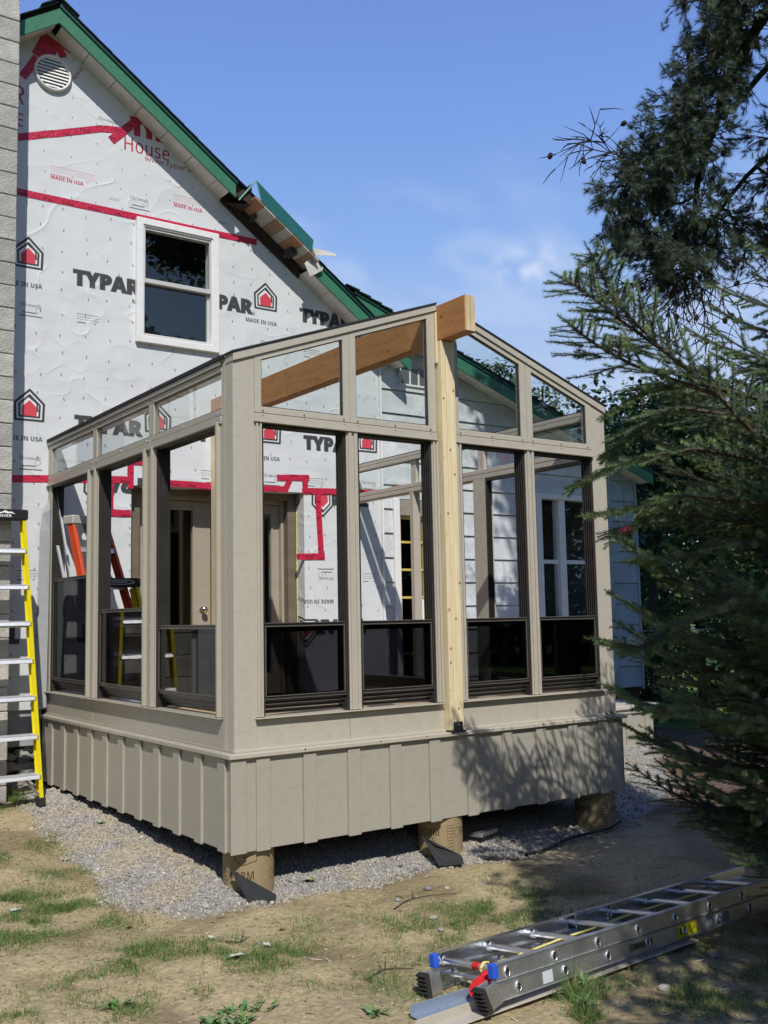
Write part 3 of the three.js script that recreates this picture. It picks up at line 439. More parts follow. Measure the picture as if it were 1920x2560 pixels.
  obj('loose_flap', [sheet([2.375, 4.99, HW + .27], [2.43, 4.865, HW + .28], [2.58, 4.95, HW + .28], [2.485, 5.105, HW + .25], .003), sheet([2.50, 4.905, HW + .285], [2.575, 4.955, HW + .287], [2.575, 4.99, HW + .287], [2.525, 4.96, HW + .287], .003)], std(.66, .64, .58, { roughness: .5, map: rep(grime, 3) }), house);
  { const t = []; const top = [[2.40, 5.185, .25], [2.47, 5.165, .27], [2.57, 5.155, .30], [2.66, 5.135, .33], [2.70, 5.125, .34]], bt = [[2.49, 5.105, .25], [2.505, 5.098, .27], [2.58, 5.10, .30], [2.66, 5.105, .33], [2.70, 5.10, .34]]; for (let i = 0; i < 4; i++) { const f = q => [q[0], q[1], HW + q[2]]; t.push(f(bt[i]), f(bt[i + 1]), f(top[i + 1]), f(bt[i]), f(top[i + 1]), f(top[i])); } const bk = t.map(v => [v[0], v[1], v[2] - .004]); obj('loose_strip', flat([...t, ...bk]), std(.66, .65, .62, { roughness: .5, side: THREE.DoubleSide }), house); }
}

// ---------------------------------------------------------------- chimney of grey blocks
{
  const ch = thing('chimney', 'grey concrete block chimney at the left edge of the photo', 'chimney');
  const x1 = -.434, z1 = -2.895; obj('core', cb(x1 - .60, x1 - .012, -.1, 7.9, HW + .01, z1 - .012), std(.19, .18, .165, { roughness: .95 }), ch);
  const cm = [0, 1, 2, 3, 4].map(k => std([.54, .49, .58, .51, .47][k], [.525, .475, .56, .495, .455][k], [.49, .44, .52, .46, .425][k], { roughness: .95, map: rep(grime, 2 + k * .4), bumpMap: rep(bumpLumpy, 5 + k), bumpScale: .006 }));
  let row = 0; for (let y = -.04; y < 7.8; y += .1845, row++) {
    const o = row % 2 ? .2 : .4; let x = x1; const xs = [x1, x1 - o, x1 - .6].filter((v, i, a) => !i || v < a[i - 1] - .05);
    for (let i = 0; i < xs.length - 1; i++) obj('block', cb(xs[i + 1] + .004, xs[i] - (i ? .004 : 0) + hash2(row, i, 3) * .004 - .002, y + .003, y + .1815, z1 - .12, z1 + hash2(row, i, 9) * .006, .006), cm[Math.floor(hash2(row, i, 5) * 5)], ch);
    obj('block', cb(x1 - .1, x1 + hash2(row, 7, 3) * .003 - .002, y + .003, y + .1815, HW + .012, z1 - .125, .006), cm[(row + 2) % 5], ch);
  }
}

// ---------------------------------------------------------------- low wing with white board siding
{
  const wing = thing('house_wing', 'low white clapboard wing with green rake board to the right of the wrapped gable', 'house wing');
  const top = x => 5.845 - .349 * x, bot = x => top(x) - .13;      // rake board
  const X1 = 7.325, sof = x => bot(x) + .035;
  // siding courses 0.254 m high, cut round the door and the window
  const holes = [[3.575, 4.50, .62, 2.77], [5.62, 6.76, 1.45, 2.93]];
  seed(61);
  const base = obj('wall', [cb(3.425, 3.575, .62, 4.35, HW - .16, HW - .025), cb(3.575, 4.50, 2.77, 4.30, HW - .16, HW - .025), cb(4.50, 5.62, .62, 4.0, HW - .16, HW - .025), cb(5.62, 6.76, 2.93, 3.6, HW - .16, HW - .025), cb(5.62, 6.76, .62, 1.45, HW - .16, HW - .025), cb(6.76, X1 - .02, .62, 3.3, HW - .16, HW - .025)], M.siding, wing);
  const tilt = (a, b, y0, y1) => { const g = cb(a, b, y0, y1, -.008, .008, .0015); const p = g.attributes.position; for (let i = 0; i < p.count; i++) p.setZ(i, p.getZ(i) + HW - .002 - .020 * (p.getY(i) - y0) / .26); g.computeVertexNormals(); return g; };
  for (let k = 0; k < 15; k++) {
    const y0 = .628 + k * .254, y1 = y0 + .2475; let segs = [[3.43, X1]];
    for (const [a, b, c, d] of holes) if (y0 < d - .02 && y1 > c + .02) segs = segs.flatMap(([p, q]) => [[p, Math.min(q, a)], [Math.max(p, b), q]].filter(s => s[1] - s[0] > .02));
    for (let [a, b] of segs) { const lim = (5.845 - .13 + .03 - y0) / .349; b = Math.min(b, lim); if (b - a < .05) continue; if (a < 6.87 && b > 6.89) { obj('siding_board', tilt(a, 6.80, y0, y1), M.siding, wing); a = 6.881; } obj('siding_board', tilt(a, b, y0, y1), a > 6.7 ? M.sidingShade : M.siding, wing); }
  }
  obj('corner_board', cb(X1 - .005, X1 + .02, .60, 3.19, HW - .05, HW + .022), M.sidingShade, wing); obj('corner_board', cb(6.80, 6.88, .62, 3.35, HW - .01, HW + .022), M.sidingShade, wing);
  obj('corner_board', cb(3.426, 3.447, .84, 4.32, HW - .01, HW + .024), M.trimWhite, wing);
  obj('side_wall', [cb(X1 - .1, X1, 0, 3.2, -9, HW - .05), cb(3.43, X1, 0, 4.3, -9.1, -9)], M.siding, wing);
  obj('inside', [cb(3.43, X1 - .1, .55, .62, -9, HW - .16), cb(3.44, X1 - .1, .62, 3.1, -6.05, -6), cb(3.43, X1 - .1, 3.0, 3.05, -9, HW - .16)], M.roomDark, wing);
  obj('skirt_board', cb(3.43, X1, -.05, .62, HW - .2, HW - .04), M.darkwood, wing);
  // glazed yellow door with white trim
  const d = new THREE.Group(); d.name = 'glazed_door'; wing.add(d);
  obj('trim', [cb(3.577, 3.652, .62, 2.77, HW - .05, HW + .022), cb(4.435, 4.498, .62, 2.77, HW - .05, HW + .022)], M.trimWhite, d);
  obj('header', [cb(3.652, 4.435, 2.60, 2.77, HW - .12, HW - .03)], std(.34, .31, .26, { map: rep(grime, 2) }), d);
  obj('frame', [cb(3.655, 3.685, .62, 2.60, HW - .12, HW - .02), cb(4.405, 4.435, .62, 2.60, HW - .12, HW - .02)], M.trimWhite, d);
  const zz = HW - .07; const lf = obj('leaf', [cb(3.687, 3.725, .64, 2.60, zz - .04, zz), cb(4.365, 4.403, .64, 2.60, zz - .04, zz), cb(3.725, 4.365, 2.565, 2.60, zz - .04, zz), cb(3.725, 4.365, .64, .86, zz - .04, zz)], M.yellowPaint, d);
  for (let k = 1; k < 6; k++) obj('glazing_bar', cb(3.725, 4.365, 2.32 - (k - 1) * .292 - .012, 2.32 - (k - 1) * .292 + .012, zz - .035, zz - .004), M.yellowPaint, lf); obj('glazing_bar', cb(4.018, 4.044, .86, 2.565, zz - .034, zz - .003), M.yellowPaint, lf);
  obj('pane', cb(3.725, 4.365, .86, 2.565, zz - .022, zz - .016, 0), M.glass, lf);
  obj('notice', cb(3.93, 4.12, 1.46, 1.72, zz - .014, zz - .012, 0), std(.82, .86, .84), lf);
  // wide window
  const w = new THREE.Group(); w.name = 'window'; wing.add(w);
  obj('frame', [cb(5.60, 6.80, 2.875, 2.935, HW - .1, HW + .03), cb(5.62, 5.70, 1.45, 2.875, HW - .1, HW + .022), cb(6.70, 6.78, 1.45, 2.875, HW - .1, HW + .022), cb(5.60, 6.80, 1.40, 1.46, HW - .1, HW + .03), cb(5.985, 6.085, 1.46, 2.875, HW - .1, HW + .01)], M.trimWhite, w);
  obj('meeting_rail', [cb(5.70, 5.985, 2.12, 2.165, HW - .08, HW - .03), cb(6.085, 6.70, 2.12, 2.165, HW - .08, HW - .03)], M.trimWhite, w);
  obj('pane', [cb(5.70, 5.985, 1.46, 2.875, HW - .05, HW - .045, 0), cb(6.085, 6.70, 1.46, 2.875, HW - .05, HW - .045, 0)], M.glass, w);
  // small window under the rake
  const sw = new THREE.Group(); sw.name = 'small_window'; wing.add(sw);
  obj('frame', [prism([[3.69, 3.985], [4.36, 3.985], [4.36, 4.005], [3.69, 4.005]], HW - .02, HW + .022), ...[3.70, 3.83, 3.945, 4.065, 4.19, 4.31].map(x => cb(x - .009, x + .009, 4.005, Math.min(4.17, sof(x) - .01), HW - .02, HW + .018))], M.trimWhite, sw);
  obj('pane', prism([[3.70, 4.005], [4.31, 4.005], [4.31, 4.15], [3.70, 4.16]], HW + .004, HW + .008), std(.10, .12, .13, { roughness: .08 }), sw);
  // roof
  const z1 = HW + OV - .03; const st = (xa, xb, lo, hi, a, b) => prism([[xa, lo(xa)], [xb, lo(xb)], [xb, hi(xb)], [xa, hi(xa)]], a, b);
  obj('rake_board', st(3.02, 7.44, bot, top, z1 - .02, z1), M.green, wing);
  obj('drip_edge', st(2.99, 7.45, x => top(x) + .004, x => top(x) + .035, z1 - .01, z1 + .014), M.drip, wing);
  const roof = obj('roof', st(2.9, 7.44, top, x => top(x) + .03, HW - 6, z1 - .015), M.darkwood, wing);
  for (let k = 0; k < 33; k++) { const xa = 2.88 + k * .135, xb = xa + .16, f = x => top(x) + .032; obj('shingle_course', prism([[xa, f(xa) + .004], [xb, f(xb) + .012], [xb, f(xb) + .032], [xa, f(xa) + .010]], HW - 6, z1 + .026 + hash2(k, 2, 7) * .01), M.shingle[(k * 2 + 1) % 3], roof); }
  let x = 3.44; while (x < 7.40) { const a = x, e = Math.min(7.43, x + .245), lo = q => sof(q) - .012; obj('soffit_panel', [st(a + .004, e - .004, lo, q => lo(q) + .01, HW + .002, z1 - .022), ...[.33, .66].map(q => st(lerp(a, e, q) - .005, lerp(a, e, q) + .005, r => lo(r) - .004, r => lo(r) + .001, HW + .01, z1 - .03))], M.soffit, wing); x = e; }

  // low landing beside the sunroom
  const ld = thing('landing', 'low beige landing with pale top behind the right corner of the sunroom', 'landing', [0, 0, 0]);
  const zf = -2.40, L0 = 3.13, L1 = 6.32;
  obj('top_board', [cb(L0, L1 + .05, .50, .545, HW + .03, zf + .05, .006)], std(.60, .57, .50, { roughness: .5, map: rep(speck, 2) }), ld);
  obj('fascia', cb(L0, L1 + .02, .455, .50, HW + .03, zf + .025), M.beige, ld);
  for (let k = 0; k < 11; k++) { const a = L0 + k * .3048, b = Math.min(L1, a + .303); if (b - a < .05) break; obj('skirt_panel', cb(a, b, .03, .455, zf - .012, zf), M.skirt, ld); obj('batten', cb(a, Math.min(L1, a + .085), .022, .45, zf, zf + .014), M.skirt, ld); }
  obj('end_panel', cb(L1 - .012, L1, .03, .455, HW + .04, zf - .012), M.beige, ld);
}

// ---------------------------------------------------------------- sunroom frame
const EY = 3.07, SL = .354, RG = W / 2, raf = x => x <= RG ? EY + SL * x : EY + SL * (W - x);   // roof edge line
const FL = .80, SILL = .99, RB = 2.69, RT = 2.776;
{
  const s = thing('sunroom', 'unfinished beige sunroom frame with glass walls, dark lower sashes and no roof', 'sunroom');
  const P = (n, g, m = M.beige, o) => obj(n, g, m, s, o);
  // floor on a rim
  P('floor', [cb(.06, W - .06, .73, .775, HW + .02, -.06)], M.ply);
  P('floor_frame', [cb(.02, W - .02, .50, .73, -.06, -.02), cb(.02, .06, .50, .73, HW + .02, -.06), cb(W - .06, W - .02, .50, .73, HW + .02, -.06), ...Array.from({ length: 7 }, (_, k) => cb(.40 + k * .38, .44 + k * .38, .52, .73, HW + .02, -.06))], M.darkwood);

  // ---- glazed bays. A bay is drawn in its own plane (a along the wall, y up, d outwards) and set by a placing function
  const front = (a, y, d) => [a, y, d], left = (a, y, d) => [-d, y, -a], right = (a, y, d) => [W + d, y, -a];
  const bx = (pl, a0, a1, y0, y1, d0, d1, c) => { const p = pl(a0, y0, d0), q = pl(a1, y1, d1); return cb(p[0], q[0], p[1], q[1], p[2], q[2], c); };
  function bay(pl, a0, a1, stackTop, thin = 1) {
    const wnd = new THREE.Group(); wnd.name = 'window'; s.add(wnd);
    const B = (a, b, c, e, d0, d1, r) => bx(pl, a, b, c, e, d0 * thin, d1 * thin, r), y0 = SILL + .004, y1 = RB;
    // grooved dark tracks down both sides, across the head
    const fins = []; for (const [e, dir] of [[a0, 1], [a1, -1]]) { fins.push(B(e, e + dir * .006, y0, y1, -.10, -.008, .0005)); for (let k = 0; k < 5; k++) { const d = -.012 - k * .0205; fins.push(B(e + dir * .006, e + dir * .017, y0, y1, d - .005, d, .0008)); } }
    fins.push(B(a0, a1, y1 - .012, y1, -.10, -.006, .0005)); for (let k = 0; k < 5; k++) { const d = -.012 - k * .0205; fins.push(B(a0 + .017, a1 - .017, y1 - .024, y1 - .012, d - .005, d, .0008)); }
    obj('track', fins, M.vinyl, wnd);
    const h = stackTop - SILL, steps = [0, 1, 2, 3];
    for (const k of steps) { // four sashes dropped on one another, innermost highest
      const d = -.020 - k * .0205, b = y0 + .006 + (3 - k) * .027, t = stackTop - .010 * k, g = .019;
      const sh = obj('sash', [B(a0 + .009, a0 + .009 + g, b, t, d - .012, d, .002), B(a1 - .009 - g, a1 - .009, b, t, d - .012, d, .002), B(a0 + .009 + g, a1 - .009 - g, b, b + .022, d - .012, d, .002), B(a0 + .009 + g, a1 - .009 - g, t - .020, t, d - .012, d, .002), B(a0 + .03, a1 - .03, t - .004, t, d, d + .006, .001)], M.vinyl, wnd); obj('lip', [B(a0 + .03, a1 - .03, b + .017, b + .022, d, d + .006, .001), B(a0 + .012, a1 - .012, b, b + .004, d, d + .004, .001), ...(k ? [] : [B(a0 + .009 + g - .006, a0 + .009 + g, b + .02, t - .02, d, d + .004, .001), B(a1 - .009 - g, a1 - .009 - g + .006, b + .02, t - .02, d, d + .004, .001), B(a0 + .02, a1 - .02, t - .020, t - .014, d, d + .006, .001), B(a0 + .009, a1 - .009, t, t + .004, d - .012, d + .004, .001)])], M.vinylEdge, sh);
      if (k === 0 || k === 2) obj('pane', B(a0 + .012 + g, a1 - .012 - g, b + .018, t - .016, d - .007, d - .004, 0), M.tint, sh);
    }
  }
  const rib = (pl, a0, a1, y0 = SILL, y1 = RB, d = .012) => [bx(pl, a0, a1, y0, y1, -.09, .0, .002), bx(pl, a0 + (a1 - a0) * .12, a0 + (a1 - a0) * .40, y0, y1, 0, d, .002), bx(pl, a0 + (a1 - a0) * .62, a0 + (a1 - a0) * .9, y0, y1, 0, d, .002)];
  const rivets = (pl, list) => list.map(([a, y]) => { const p = pl(a, y, .0), q = pl(a, y, .0125); return rod(p, q, .0045, .0035, 8); });

  // ---- front wall (z = 0)
  P('corner_post', [cb(0, .139, FL, EY + SL * .02, -.10, 0, .003), cb(0, .10, FL, EY, -.139, -.10, .002)]);
  P('corner_post', [cb(W - .141, W, FL, EY + SL * .02, -.10, 0, .003), cb(W - .10, W, FL, EY, -.139, -.10, .002)]);
  P('kick_panel', [cb(.139, .771, FL, SILL - .014, -.09, -.003)]); P('kick_panel', [cb(.774, 1.494, FL, SILL - .014, -.09, -.003)]);
  P('kick_panel', [cb(1.612, 2.305, FL, SILL - .014, -.09, -.003)]); P('kick_panel', [cb(2.308, W - .141, FL, SILL - .014, -.09, -.003)]);
  for (const [a, b] of [[.128, 1.48], [1.628, 2.968]]) P('sill', [cb(a, b, SILL - .009, SILL - .003, -.10, .034, .0015)]);
  P('jamb_trim', rib(front, .139, .186)); P('jamb_trim', rib(front, 1.440, 1.492)); P('mullion', rib(front, .774, .858)); P('jamb_trim', rib(front, 1.632, 1.690)); P('mullion', rib(front, 2.270, 2.352));
  for (const [a, b] of [[.186, .774], [.858, 1.440], [1.690, 2.270], [2.352, 2.945]]) bay(front, a, b, 1.515);
  // header rail with a seam, transoms above
  for (const [a, b] of [[.139, .803], [.806, 1.480], [1.633, 2.292], [2.295, 2.945]]) { P('header_rail', [cb(a - .004, b, RB, 2.733, -.09, .011, .003), cb(a, b, 2.737, RT, -.09, .004, .003), cb(a - .008, b, RB - .010, RB, -.04, .020, .002)]); P('rivets', rivets(front, [a + .05, (a + b) / 2, b - .05].flatMap(x => [[x, 2.752], [x, 2.722]])), M.vinylEdge, { kind: 'stuff' }); }
  for (const [a, b] of [[.139, .183], [.754, .803], [.805, .850], [1.420, 1.480], [1.633, 1.675], [2.237, 2.292], [2.295, 2.350], [2.890, 2.945]]) P('transom_stile', prism([[a, RT], [b, RT], [b, raf(b) - .042], [a, raf(a) - .042]], -.038, .002));
  for (const [a, b] of [[.183, .754], [.850, 1.420], [1.675, 2.237], [2.350, 2.890]]) {
    P('transom_rail', prism([[a, raf(a) - .078], [b, raf(b) - .078], [b, raf(b) - .042], [a, raf(a) - .042]], -.038, .002));
    P('transom_pane', prism([[a, RT], [b, RT], [b, raf(b) - .078], [a, raf(a) - .078]], -.016, -.012), M.glass);
    P('glazing_gasket', [prism([[a, RT], [a + .006, RT], [a + .006, raf(a) - .078], [a, raf(a) - .078]], -.022, -.004), prism([[b - .006, RT], [b, RT], [b, raf(b) - .078], [b - .006, raf(b) - .078]], -.022, -.004), prism([[a + .006, RT], [b - .006, RT], [b - .006, RT + .006], [a + .006, RT + .006]], -.022, -.004), prism([[a, raf(a) - .084], [b, raf(b) - .084], [b, raf(b) - .078], [a, raf(a) - .078]], -.022, -.004)], M.vinyl);
  }
  P('rake_fascia', prism([[-.004, raf(0) - .045], [1.496, raf(1.496) - .040], [1.496, raf(1.496)], [-.004, raf(0)]], -.09, .014));
  P('rake_fascia', prism([[1.590, raf(1.59) - .040], [W + .004, raf(W) - .045], [W + .004, raf(W)], [1.590, raf(1.59)]], -.09, .014));
  P('roof_membrane', [prism([[-.012, raf(0) + .001], [1.496, raf(1.496) + .001], [1.496, raf(1.496) + .013], [-.012, raf(0) + .013]], -.10, .020), prism([[1.590, raf(1.59) + .001], [W + .012, raf(W) + .001], [W + .012, raf(W) + .013], [1.590, raf(1.59) + .013]], -.10, .020), cb(-.022, .0, EY - .012, EY + .012, HW + .01, -.10), cb(W, W + .022, EY - .012, EY + .012, HW + .01, -.10)], M.membrane);

  // ---- side walls
  for (const [pl, ops, tops] of [[left, [[.18, 1.12], [1.275, 2.20], [2.36, 3.30]], [1.51, 1.63, 1.90]], [right, [[.18, 1.30], [1.46, 2.315], [2.367, 3.30]], [1.51, 1.51, 1.51]]]) {
    const dp = pl === left ? -.09 : -.06;
    const B = (...q) => bx(pl, ...q), mb = pl === left ? M.beigeShade : M.beige;
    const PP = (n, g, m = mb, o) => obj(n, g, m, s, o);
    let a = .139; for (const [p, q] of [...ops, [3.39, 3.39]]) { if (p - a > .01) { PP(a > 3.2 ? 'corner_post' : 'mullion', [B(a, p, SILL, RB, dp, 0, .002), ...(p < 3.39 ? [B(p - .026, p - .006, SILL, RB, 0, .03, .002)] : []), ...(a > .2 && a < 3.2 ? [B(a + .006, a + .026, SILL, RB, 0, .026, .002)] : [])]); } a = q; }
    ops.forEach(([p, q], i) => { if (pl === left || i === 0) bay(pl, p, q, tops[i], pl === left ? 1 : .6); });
    for (const [p, q] of (pl === left ? [[.139, 1.20], [1.203, 2.28], [2.283, 3.39]] : [[.139, 1.38], [1.383, 2.338], [2.341, 3.39]])) {
      PP('kick_panel', [B(p, q, FL, SILL - .014, dp, -.003)]);
      PP('header_rail', [B(p, q, RB, 2.728, dp, .010, .003), B(p, q, 2.732, 2.770, dp, .003, .003), B(p, q, RB - .010, RB, -.04, .018, .002)]);
      PP('rivets', rivets(pl, [p + .05, (p + q) / 2, q - .05].flatMap(x => [[x, 2.750], [x, 2.715], [x, 3.008]])), M.bolt, { kind: 'stuff' });
      const u = p + (p < .2 ? .006 : .025), v = q - (q > 3.3 ? .09 : .05);
      PP('transom_stile', [B(p, u, 2.77, 2.99, -.04, .002)]); PP('transom_stile', [B(v, q, 2.77, 2.99, -.04, .002)]);
      PP('transom_pane', [B(u, v, 2.77, 2.99, -.016, -.012, 0)], M.glass);
      PP('glazing_gasket', [B(u, v, 2.984, 2.99, -.02, -.004, 0), B(u, v, 2.77, 2.776, -.02, -.004, 0)], M.vinyl);
      PP('eave_beam', [B(p, q, 2.99, 3.026, dp, .003, .003), B(p, q, 3.028, EY - .013, dp, .014, .003)]);
    }
    PP('sill', [B(.135, 3.36, SILL - .009, SILL - .003, -.10, .034, .0015)]);
  }

  // ---- skirt: ledge, flat panels and battens
  P('ledge', [cb(-.058, W + .058, .776, .803, -.02, .058, .004), cb(-.004, W + .004, .803, .818, -.01, .006)]);
  P('ledge', [cb(-.058, -.001, .776, .803, HW + .01, -.02, .004), cb(-.006, -.001, .803, .818, HW + .01, -.01)], M.beigeShade); P('ledge', cb(W + .001, W + .058, .776, .803, HW + .01, -.02, .004));
  P('screws', [.42, .95, 1.30, 1.85, 2.30, 2.80].map(x => rod([x, .795, .0575], [x, .795, .0605], .005, .004, 8)), M.vinyl, { kind: 'stuff' });
  const SB = .268; P('skirt_panel', cb(-.030, .115, SB, .776, .016, .030), M.skirt);
  for (let k = 0; k < 10; k++) { const a = .115 + k * .3048, b = Math.min(W + .03, a + .3028); P('skirt_panel', cb(a, b, SB + .004, .776, .014, .030), M.skirt); P('batten', cb(a, Math.min(a + .086, W + .03), SB - .004, .772, .030, .043, .0025), M.skirt); }
  P('batten', cb(-.044, .052, SB - .004, .772, .030, .042, .0025), M.skirt);
  for (const [X, sg, mt] of [[0, -1, M.skirt], [W, 1, M.skirt]]) {
    for (let k = 0; k < 12; k++) { const z1 = -.033 - (k - 1) * .3035, z0 = Math.max(HW + .01, z1 - .302); if (k > 0) P('skirt_panel', cb(X + sg * .014, X + sg * .030, SB + .004, .776, z0, Math.min(.014, z1)), mt); if (k > 0 && z1 - .09 > HW) P('batten', cb(X + sg * .030, X + sg * .045, SB - .004, .772, z1 - .095, z1, .0025), mt); }
    P('skirt_panel', cb(X + sg * .014, X + sg * .030, SB + .002, .776, -.031, .030), mt);
  }

  // ---- ridge beam on its posts
  const beam = P('ridge_beam', cb(1.498, 1.586, 3.350, 3.592, HW + .002, .305, .006), M.beam); obj('end_face', cb(1.503, 1.581, 3.356, 3.586, .304, .3065, .001), M.endgrain, beam); obj('end_grain_joint', cb(1.541, 1.543, 3.356, 3.586, .3062, .3068, 0), M.darkwood, beam);
  seed(71); obj('knots', Array.from({ length: 22 }, () => { const z = rr(-3.1, .25), y = rr(3.38, 3.56), r = rr(.004, .010); const g = new THREE.SphereGeometry(r, 8, 6).toNonIndexed(); g.scale(.15, rr(.6, 1.2), rr(.8, 1.8)); g.translate(1.4982, y, z); return g; }), std(.10, .05, .025, { roughness: .9 }), beam, { kind: 'stuff' });
  for (let k = 0; k < 3; k++) P('post_ply', cb(1.497 + k * .038, 1.5335 + k * .038, .812, 3.348 + (k === 0 ? 0 : 0), -.045, .052 + [0, .003, .001][k], .004), M.pale);
  P('post_ply', cb(1.483, 1.4955, 3.20, 3.545, -.04, .02, .002), M.pale);
  obj('post_bracket', [cb(1.518, 1.592, .806, .866, .0558, .060, .001), cb(1.495, 1.612, .804, .811, -.05, .07, .001)], M.steel, s); obj('bolt', [rod([1.555, .848, .060], [1.555, .848, .068], .009, .008, 6)], M.bolt, s);
  obj('post_knots', [[1.507, 2.96], [1.52, 2.2], [1.56, 1.52], [1.585, 2.46], [1.515, 1.33], [1.60, 1.75], [1.512, 1.24], [1.565, .95], [1.51, 1.58], [1.59, 3.02], [1.55, 2.62]].map(([x, y], i) => { const g = new THREE.SphereGeometry(.007, 8, 6).toNonIndexed(); g.scale(1, 1.2, .15); g.translate(x, y, .0535 + [0, .003, .001][x < 1.535 ? 0 : x < 1.573 ? 1 : 2]); return g; }), std(.30, .17, .07, { roughness: .8 }), s, { kind: 'stuff' });
  P('rear_post', [cb(1.497, 1.545, .78, 3.348, HW + .006, HW + .10, .003), cb(1.548, 1.60, .78, 3.348, HW + .006, HW + .10, .003)], M.pale);
}

// ---------------------------------------------------------------- round footing tubes under the front edge
{
  const tubeTex = (rot, wordY) => { const cv = document.createElement('canvas'); cv.width = 1024; cv.height = 512; const c = cv.getContext('2d'); c.fillStyle = '#998868'; c.fillRect(0, 0, 1024, 512); seed(81 + rot); for (let i = 0; i < 2500; i++) { c.fillStyle = `rgba(${rnd() < .5 ? '120,95,55' : '205,185,140'},.10)`; c.fillRect(rr(0, 1024), rr(0, 512), rr(5, 60), rr(1, 4)); }
    c.strokeStyle = 'rgba(70,50,25,.75)'; c.fillStyle = 'rgba(70,50,25,.8)'; c.lineWidth = 4; for (const x of [rot, rot + 330, rot - 330, rot + 660, rot - 1024 + 330]) { c.save(); c.translate(x, wordY); c.rotate(-.04); c.font = 'bold 58px sans-serif'; c.fillText('FORM', -110, 0); c.beginPath(); c.arc(-140, -22, 24, 0, 7); c.stroke(); c.lineWidth = 3; c.strokeRect(110, -50, 80, 150); for (let i = 0; i < 8; i++) c.fillRect(118, -38 + i * 17, 60, 4); c.lineWidth = 5; c.beginPath(); c.moveTo(-10, 95); c.lineTo(-10, 45); c.lineTo(-24, 45); c.lineTo(0, 18); c.lineTo(24, 45); c.lineTo(10, 45); c.lineTo(10, 95); c.closePath(); c.stroke(); c.fillRect(-20, 8, 40, 5); c.beginPath(); c.moveTo(-70, -170); c.lineTo(-70, -100); c.lineTo(-20, -70); c.lineTo(70, -88); c.lineTo(70, -120); c.lineTo(-10, -108); c.lineTo(-10, -175); c.closePath(); c.stroke(); c.restore(); }
    const t = new THREE.CanvasTexture(cv); t.colorSpace = THREE.SRGBColorSpace; t.wrapS = THREE.RepeatWrapping; return t; };
  [[.150, -.13, 'brown cardboard footing tube under the left front corner of the sunroom', 930, 345], [1.525, -.12, 'brown cardboard footing tube under the middle of the sunroom front', 860, 300], [2.955, -.12, 'brown cardboard footing tube in tree shade under the right front corner of the sunroom', 800, 330]].forEach(([x, z, l, r, wy], i) => {
    const t = thing('footing_tube', l, 'footing tube', [x, -.08, z], 0, 'footing tubes under the sunroom front');
    const g = new THREE.CylinderGeometry(.145, .145, .58, 48, 1, true); g.translate(0, .29, 0); obj('tube', g, new THREE.MeshStandardMaterial({ map: tubeTex(r, wy), roughness: .75, side: THREE.DoubleSide }), t);
    const f = new THREE.CylinderGeometry(.140, .140, .55, 32).toNonIndexed(); f.translate(0, .275, 0); obj('concrete', f, std(.36, .35, .33, { roughness: .95 }), t);
  });
  // landscape cloth flaps poking out of the gravel
  const flap = (label, a, b, c, d, e) => { const m = obj('landscape_cloth', flat([a, b, d, b, c, d, a, d, e]), M.cloth); tag(m, label, 'landscape cloth'); };
  flap('black landscape cloth folded out at the left front footing tube', [-.02, .18, -.02], [.02, .0, .16], [.14, .01, .20], [.20, .035, .10], [.08, .115, .04]);
  flap('torn black landscape cloth corner beside the middle footing tube', [1.33, .17, -.06], [1.32, .02, .12], [1.48, .015, .17], [1.52, .05, .10], [1.37, .12, .03]);
  const st = obj('edging_strip', [tube([[1.66, .02, .10], [1.83, .0, .24], [1.86, .005, .25]], .012, .008, 5), tube([[1.95, .01, .22], [2.2, .0, .16], [2.5, .02, .08], [2.9, .03, .07], [3.02, .06, .06]], .012, .009, 5)], M.cloth); tag(st, 'black cloth edge showing along the gravel between middle and right tubes', 'landscape cloth');
  const bd = obj('trim_offcut', [cb(-.09, .13, 0, .012, -.05, .05), cb(-.08, .12, .014, .026, -.04, .055)], M.aluDull); bd.position.set(1.86, .10, -.10); bd.rotation.y = .35; tag(bd, 'short grey trim offcuts lying on gravel under the sunroom edge', 'offcut');
}

